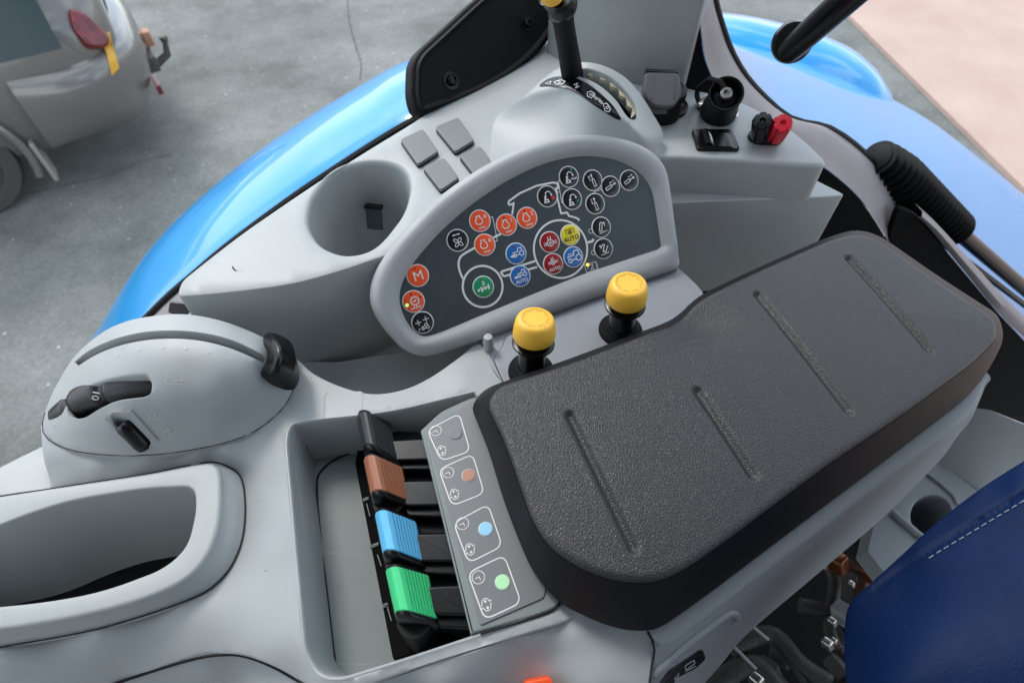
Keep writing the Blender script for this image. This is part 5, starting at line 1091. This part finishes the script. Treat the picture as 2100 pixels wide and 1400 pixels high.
# =================================================================== RIGHT: INNER POCKET, SEAT, HARNESS
ip = thing('cab_corner_trim', 'pale grey corner trim with a round dark hole behind the seat', 'trim', P(1950, 1000, -.2))
pz = -.15
def onz(pts, z): return [P(x, y, z) for x, y in pts]
mb = skin([(1990, 835), (2030, 840), (2180, 900), (2180, 1010), (2100, 1030), (2005, 1010), (1922, 946), (1960, 890)], [(1990, 835, -.10), (2180, 900, -.10), (2005, 1010, -.155), (1922, 946, -.15), (2180, 1010, -.155)], [], 14, skirt=[(0, -.02)])
mb.build('upper_trim', M['grey'], ip, 40)
hole = pxring((1911, 1057), 46, 46, 40)
mb = skin([(1780, 1130), (1800, 1040), (1900, 940), (1925, 944), (2010, 1012), (2060, 1060), (1980, 1140), (1850, 1220)], [(1780, 1130, pz), (1925, 944, pz), (2060, 1060, pz), (1850, 1220, pz), (1911, 1057, pz)], [(hole, [(.001, -.0006), (.0014, -.002), (.0016, -.05)], True)], 14)
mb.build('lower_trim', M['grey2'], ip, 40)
mb = MB(); mb.tube(onz([(1830, 1050), (1850, 1068), (1880, 1094), (1915, 1118)], pz + .001), .0035, 10); mb.build('rib', M['grey2'], ip)
mb = MB(); mb.tube(onz([(1898, 968), (1925, 988), (1955, 1015), (1965, 1035)], pz + .001), .002, 8); mb.build('rib', M['grey2'], ip)
st = thing('seat', 'dark blue vinyl seat bolster with pale stitching at the corner', 'seat', P(2000, 1300, -.1))
s_out = cr([(1790, 1600), (1752, 1460), (1738, 1370), (1736, 1290), (1748, 1235), (1790, 1195), (1850, 1140), (1920, 1075), (2000, 1012), (2070, 965), (2140, 925), (2230, 890), (2400, 1000), (2400, 1600)], True, 6)
ctrlS = [(1738, 1370, -.09), (1736, 1290, -.085), (1748, 1235, -.075), (1790, 1195, -.066), (1850, 1140, -.055), (1920, 1075, -.042), (2000, 1012, -.030), (2070, 965, -.02), (2140, 925, -.012), (2230, 890, -.01), (2400, 1000, .02), (2400, 1600, 0), (1790, 1600, -.09), (1752, 1460, -.09),
         (1800, 1300, -.058), (1800, 1400, -.056), (1860, 1190, -.050), (1950, 1110, -.033), (2050, 1035, -.020), (2150, 970, -.006), (1900, 1250, -.034), (2000, 1180, -.020), (2100, 1100, -.010), (1950, 1400, -.025), (2100, 1300, -.005), (1880, 1130, -.046), (1985, 1048, -.030), (2085, 980, -.014)]
sA = [(1760, 1232), (1830, 1180), (1920, 1120), (2020, 1060), (2120, 1000), (2220, 945)]
def crease(q):
    out = np.zeros(len(q))
    for i, (x, y) in enumerate(q):
        d = min(abs((y - (a[1] + (b_[1] - a[1]) * (x - a[0]) / (b_[0] - a[0])))) if a[0] <= x <= b_[0] else 1e9 for a, b_ in zip(sA, sA[1:]))
        if x > 1790: out[i] = -.0022 * math.exp(-(d / 5.0) ** 2)
    return out
mb = skin(s_out, ctrlS, [], 8, extra=crease, skirt=[(.0005, -.002), (-.003, -.008), (-.016, -.022), (-.03, -.035)]); mb.build('bolster', M['seat'], st, 60); zst = onto(mb.zf)
for k in range(16):
    t0 = 1905 + k * 15.5
    def ys(x):
        for a, b_ in zip(sA, sA[1:]):
            if a[0] <= x <= b_[0]: return a[1] + (b_[1] - a[1]) * (x - a[0]) / (b_[0] - a[0])
        return 0
    if k == 0: pass
    mb = MB(); mb.tube([zst(t0, ys(t0) + 14, .0002), zst(t0 + 4.5, ys(t0 + 4.5) + 14, .0009), zst(t0 + 9, ys(t0 + 9) + 14, .0002)], .00035, 6); mb.build('stitch', M['thread'], st)
# harness in the dark gap
hs = thing('wiring_harness', 'dusty hoses and connectors in the dark gap beside the seat', 'hoses', P(1700, 1200, -.25))
mb = MB(); c0_, c1__ = P(1812, 1060, -.19), P(1795, 1135, -.26); pts = [c0_.lerp(c1__, k / 60) for k in range(61)]
mb.tube(pts, [.017 + .0022 * math.cos(k * math.pi / 3) for k in range(61)], 24); mb.build('corrugated_hose', M['rubber'], hs, 70)
def pt(x, y, z=-.24): return P(x, y, z)
hose = mat('dusty_hose', (.035, .03, .028), .6, ('noise', 200, .001)); brn = mat('brown_cable', (.10, .035, .015), .5, ('noise', 200, .001))
for q, r_, m_ in [([(1735, 1150), (1760, 1165), (1800, 1170), (1830, 1160)], .004, brn), ([(1700, 1160), (1712, 1200), (1700, 1280), (1715, 1330)], .006, hose), ([(1760, 1230), (1775, 1190), (1800, 1180)], .006, brn), ([(1640, 1240), (1720, 1260), (1760, 1320)], .007, hose),
                  ([(1500, 1330), (1580, 1300), (1640, 1360), (1700, 1400)], .008, hose), ([(1560, 1290), (1600, 1330), (1650, 1400)], .003, hose), ([(1450, 1420), (1540, 1360), (1600, 1420)], .009, hose)]:
    mb = MB(); mb.tube([pt(x, y) for x, y in cr(q, False, 6)], r_, 12); mb.build('hose', m_, hs)
for (x, y), s_, m_ in [((1838, 1136), .008, 'bezel'), ((1735, 1262), .010, 'grey2'), ((1722, 1155), .010, 'copper'), ((1790, 1180), .008, 'copper'), ((1709, 1276), .004, 'steel'), ((1700, 1322), .005, 'steel'), ((1712, 1315), .003, 'steel'), ((1690, 1158), .004, 'steel'), ((1556, 1398), .006, 'steel'), ((1748, 1198), .003, 'steel')]:
    mb = MB(); fr_ = F(pt(x, y, -.22), (.8, .6, 0), (-.3, .4, .8)); mb.box(fr_, -s_ * .7, s_ * .7, -s_, s_, -s_, s_ * .6, s_ * .25); mb.build('connector', M[m_], hs)
for a, b_ in [((1545, 1285), (1575, 1310)), ((1505, 1325), (1550, 1370))]:
    mb = MB(); mb.tube([pt(*a, -.16), pt(*b_, -.18)], .0012, 6); mb.build('edge_strip', M['grey2'], hs)
for k in range(14):
    x, y = random.uniform(1520, 1760), random.uniform(1180, 1420); s_ = random.uniform(.006, .016); fr_ = F(pt(x, y, -.30), (random.uniform(-1, 1), 1, .2), (1, 0, .5)); mb = MB(); mb.box(fr_, -s_, s_, -s_ * .6, s_ * .6, -s_, s_, s_ * .2); mb.build('bracket', hose, hs)
# steel latch and clip at the tip of the shelf, left
cl_ = thing('window_latch', 'black and pale latch piece behind the dial pod at the shelf tip', 'latch', P(400, 635, -.06))
mb = MB(); mb.box(F(P(378, 632, -.05), (1, -.1, 0), (0, .8, .5)), -.013, .010, -.006, .005, -.01, .004, .002); mb.build('latch_body', M['black'], cl_)
mb = MB(); mb.tube([P(392, 648, -.05), P(402, 638, -.045), P(412, 640, -.045), P(418, 652, -.05)], .003, 10); mb.build('latch_arm', M['grey'], cl_)

# =================================================================== RUBBER BELLOWS ARM and TOP TUBE
ba = thing('ribbed_grommet', 'ribbed black rubber bellows on the black rod outside the rear window', 'bellows', K(1850, 400, .72))
b0_, b1_ = K(1797, 320, .66), K(1958, 470, .66); a_ = b1_ - b0_; Lb = a_.length; rb0 = .027
kk = (K(1842, 398, .66) - C0).dot(V((0, cp, -sp))) / FOC      # metres per measured px at that depth
rb0 = 46 * kk
mb = MB(); mb.lathe(b0_, a_, [(rb0 * .35, 0), (rb0 * .56, Lb * .01), (rb0 * .52, Lb * .12), (rb0 * .54, Lb), (rb0 * .2, Lb * 1.02)], 36); mb.build('core', M['rubber'], ba)
first = None
for k in range(19):
    f_ = .02 + k / 18 * .96; cpos = b0_ + a_ * f_; rr_ = rb0 * (.66 + .34 * min(1, f_ * 4) ** .6) * (1.0 - .10 * f_)
    if first is None:
        mb = MB(); mb.lathe(cpos, a_, [(rb0 * .5, -.0012), (rb0 * .72, -.0011), (rb0 * .98, -.0005), (rb0, 0), (rb0 * .98, .0005), (rb0 * .72, .0011), (rb0 * .5, .0012)], 40); first = mb.build('rib', M['rubber'], ba, origin=cpos); first.scale = [rr_ / rb0] * 3
    else: c = link_copy(first, ba, cpos); c.scale = [rr_ / rb0] * 3
an = a_.normalized(); mb = MB(); mb.tube([b1_ - an * .01, b1_ + (K(2110, 600, .66) - b1_) * 1.0, b1_ + (K(2110, 600, .66) - b1_) * 2.2], 17 * kk, 20); mb.build('rod', M['black'], ba)
mb = MB(); mb.tube([b1_ + V((0, 0, -.035)), K(2120, 640, .645), K(2300, 800, .645)], .006, 10); mb.build('pipe', M['black'], ba)
gt = thing('grab_tube', 'thick black tube with round boss reaching in at the top', 'tube', K(1625, 85, .6))
g0_, g1_ = K(1624, 100, .55), K(1800, -60, .47); kg = (g0_ - C0).dot(V((0, cp, -sp))) / FOC
mb = MB(); gg = (g1_ - g0_); mb.tube([g0_ - gg.normalized() * 20 * kg * .9, g0_ - gg.normalized() * 20 * kg * .6, g0_ - gg.normalized() * 10 * kg, g0_, g1_, g1_ + gg], [6 * kg, 18 * kg, 24 * kg, 25 * kg, 27 * kg, 27 * kg], 28); mb.build('tube', M['black'], gt, 60)
mb = MB(); bc_ = K(1627, 84, .56); mb.lathe(bc_, (-.25, -.75, .6), [(20 * kg, -.02), (38 * kg, -.016), (41 * kg, -.008), (40 * kg, .0), (34 * kg, .004), (10 * kg, .005)], 40); mb.build('boss', M['black'], gt)
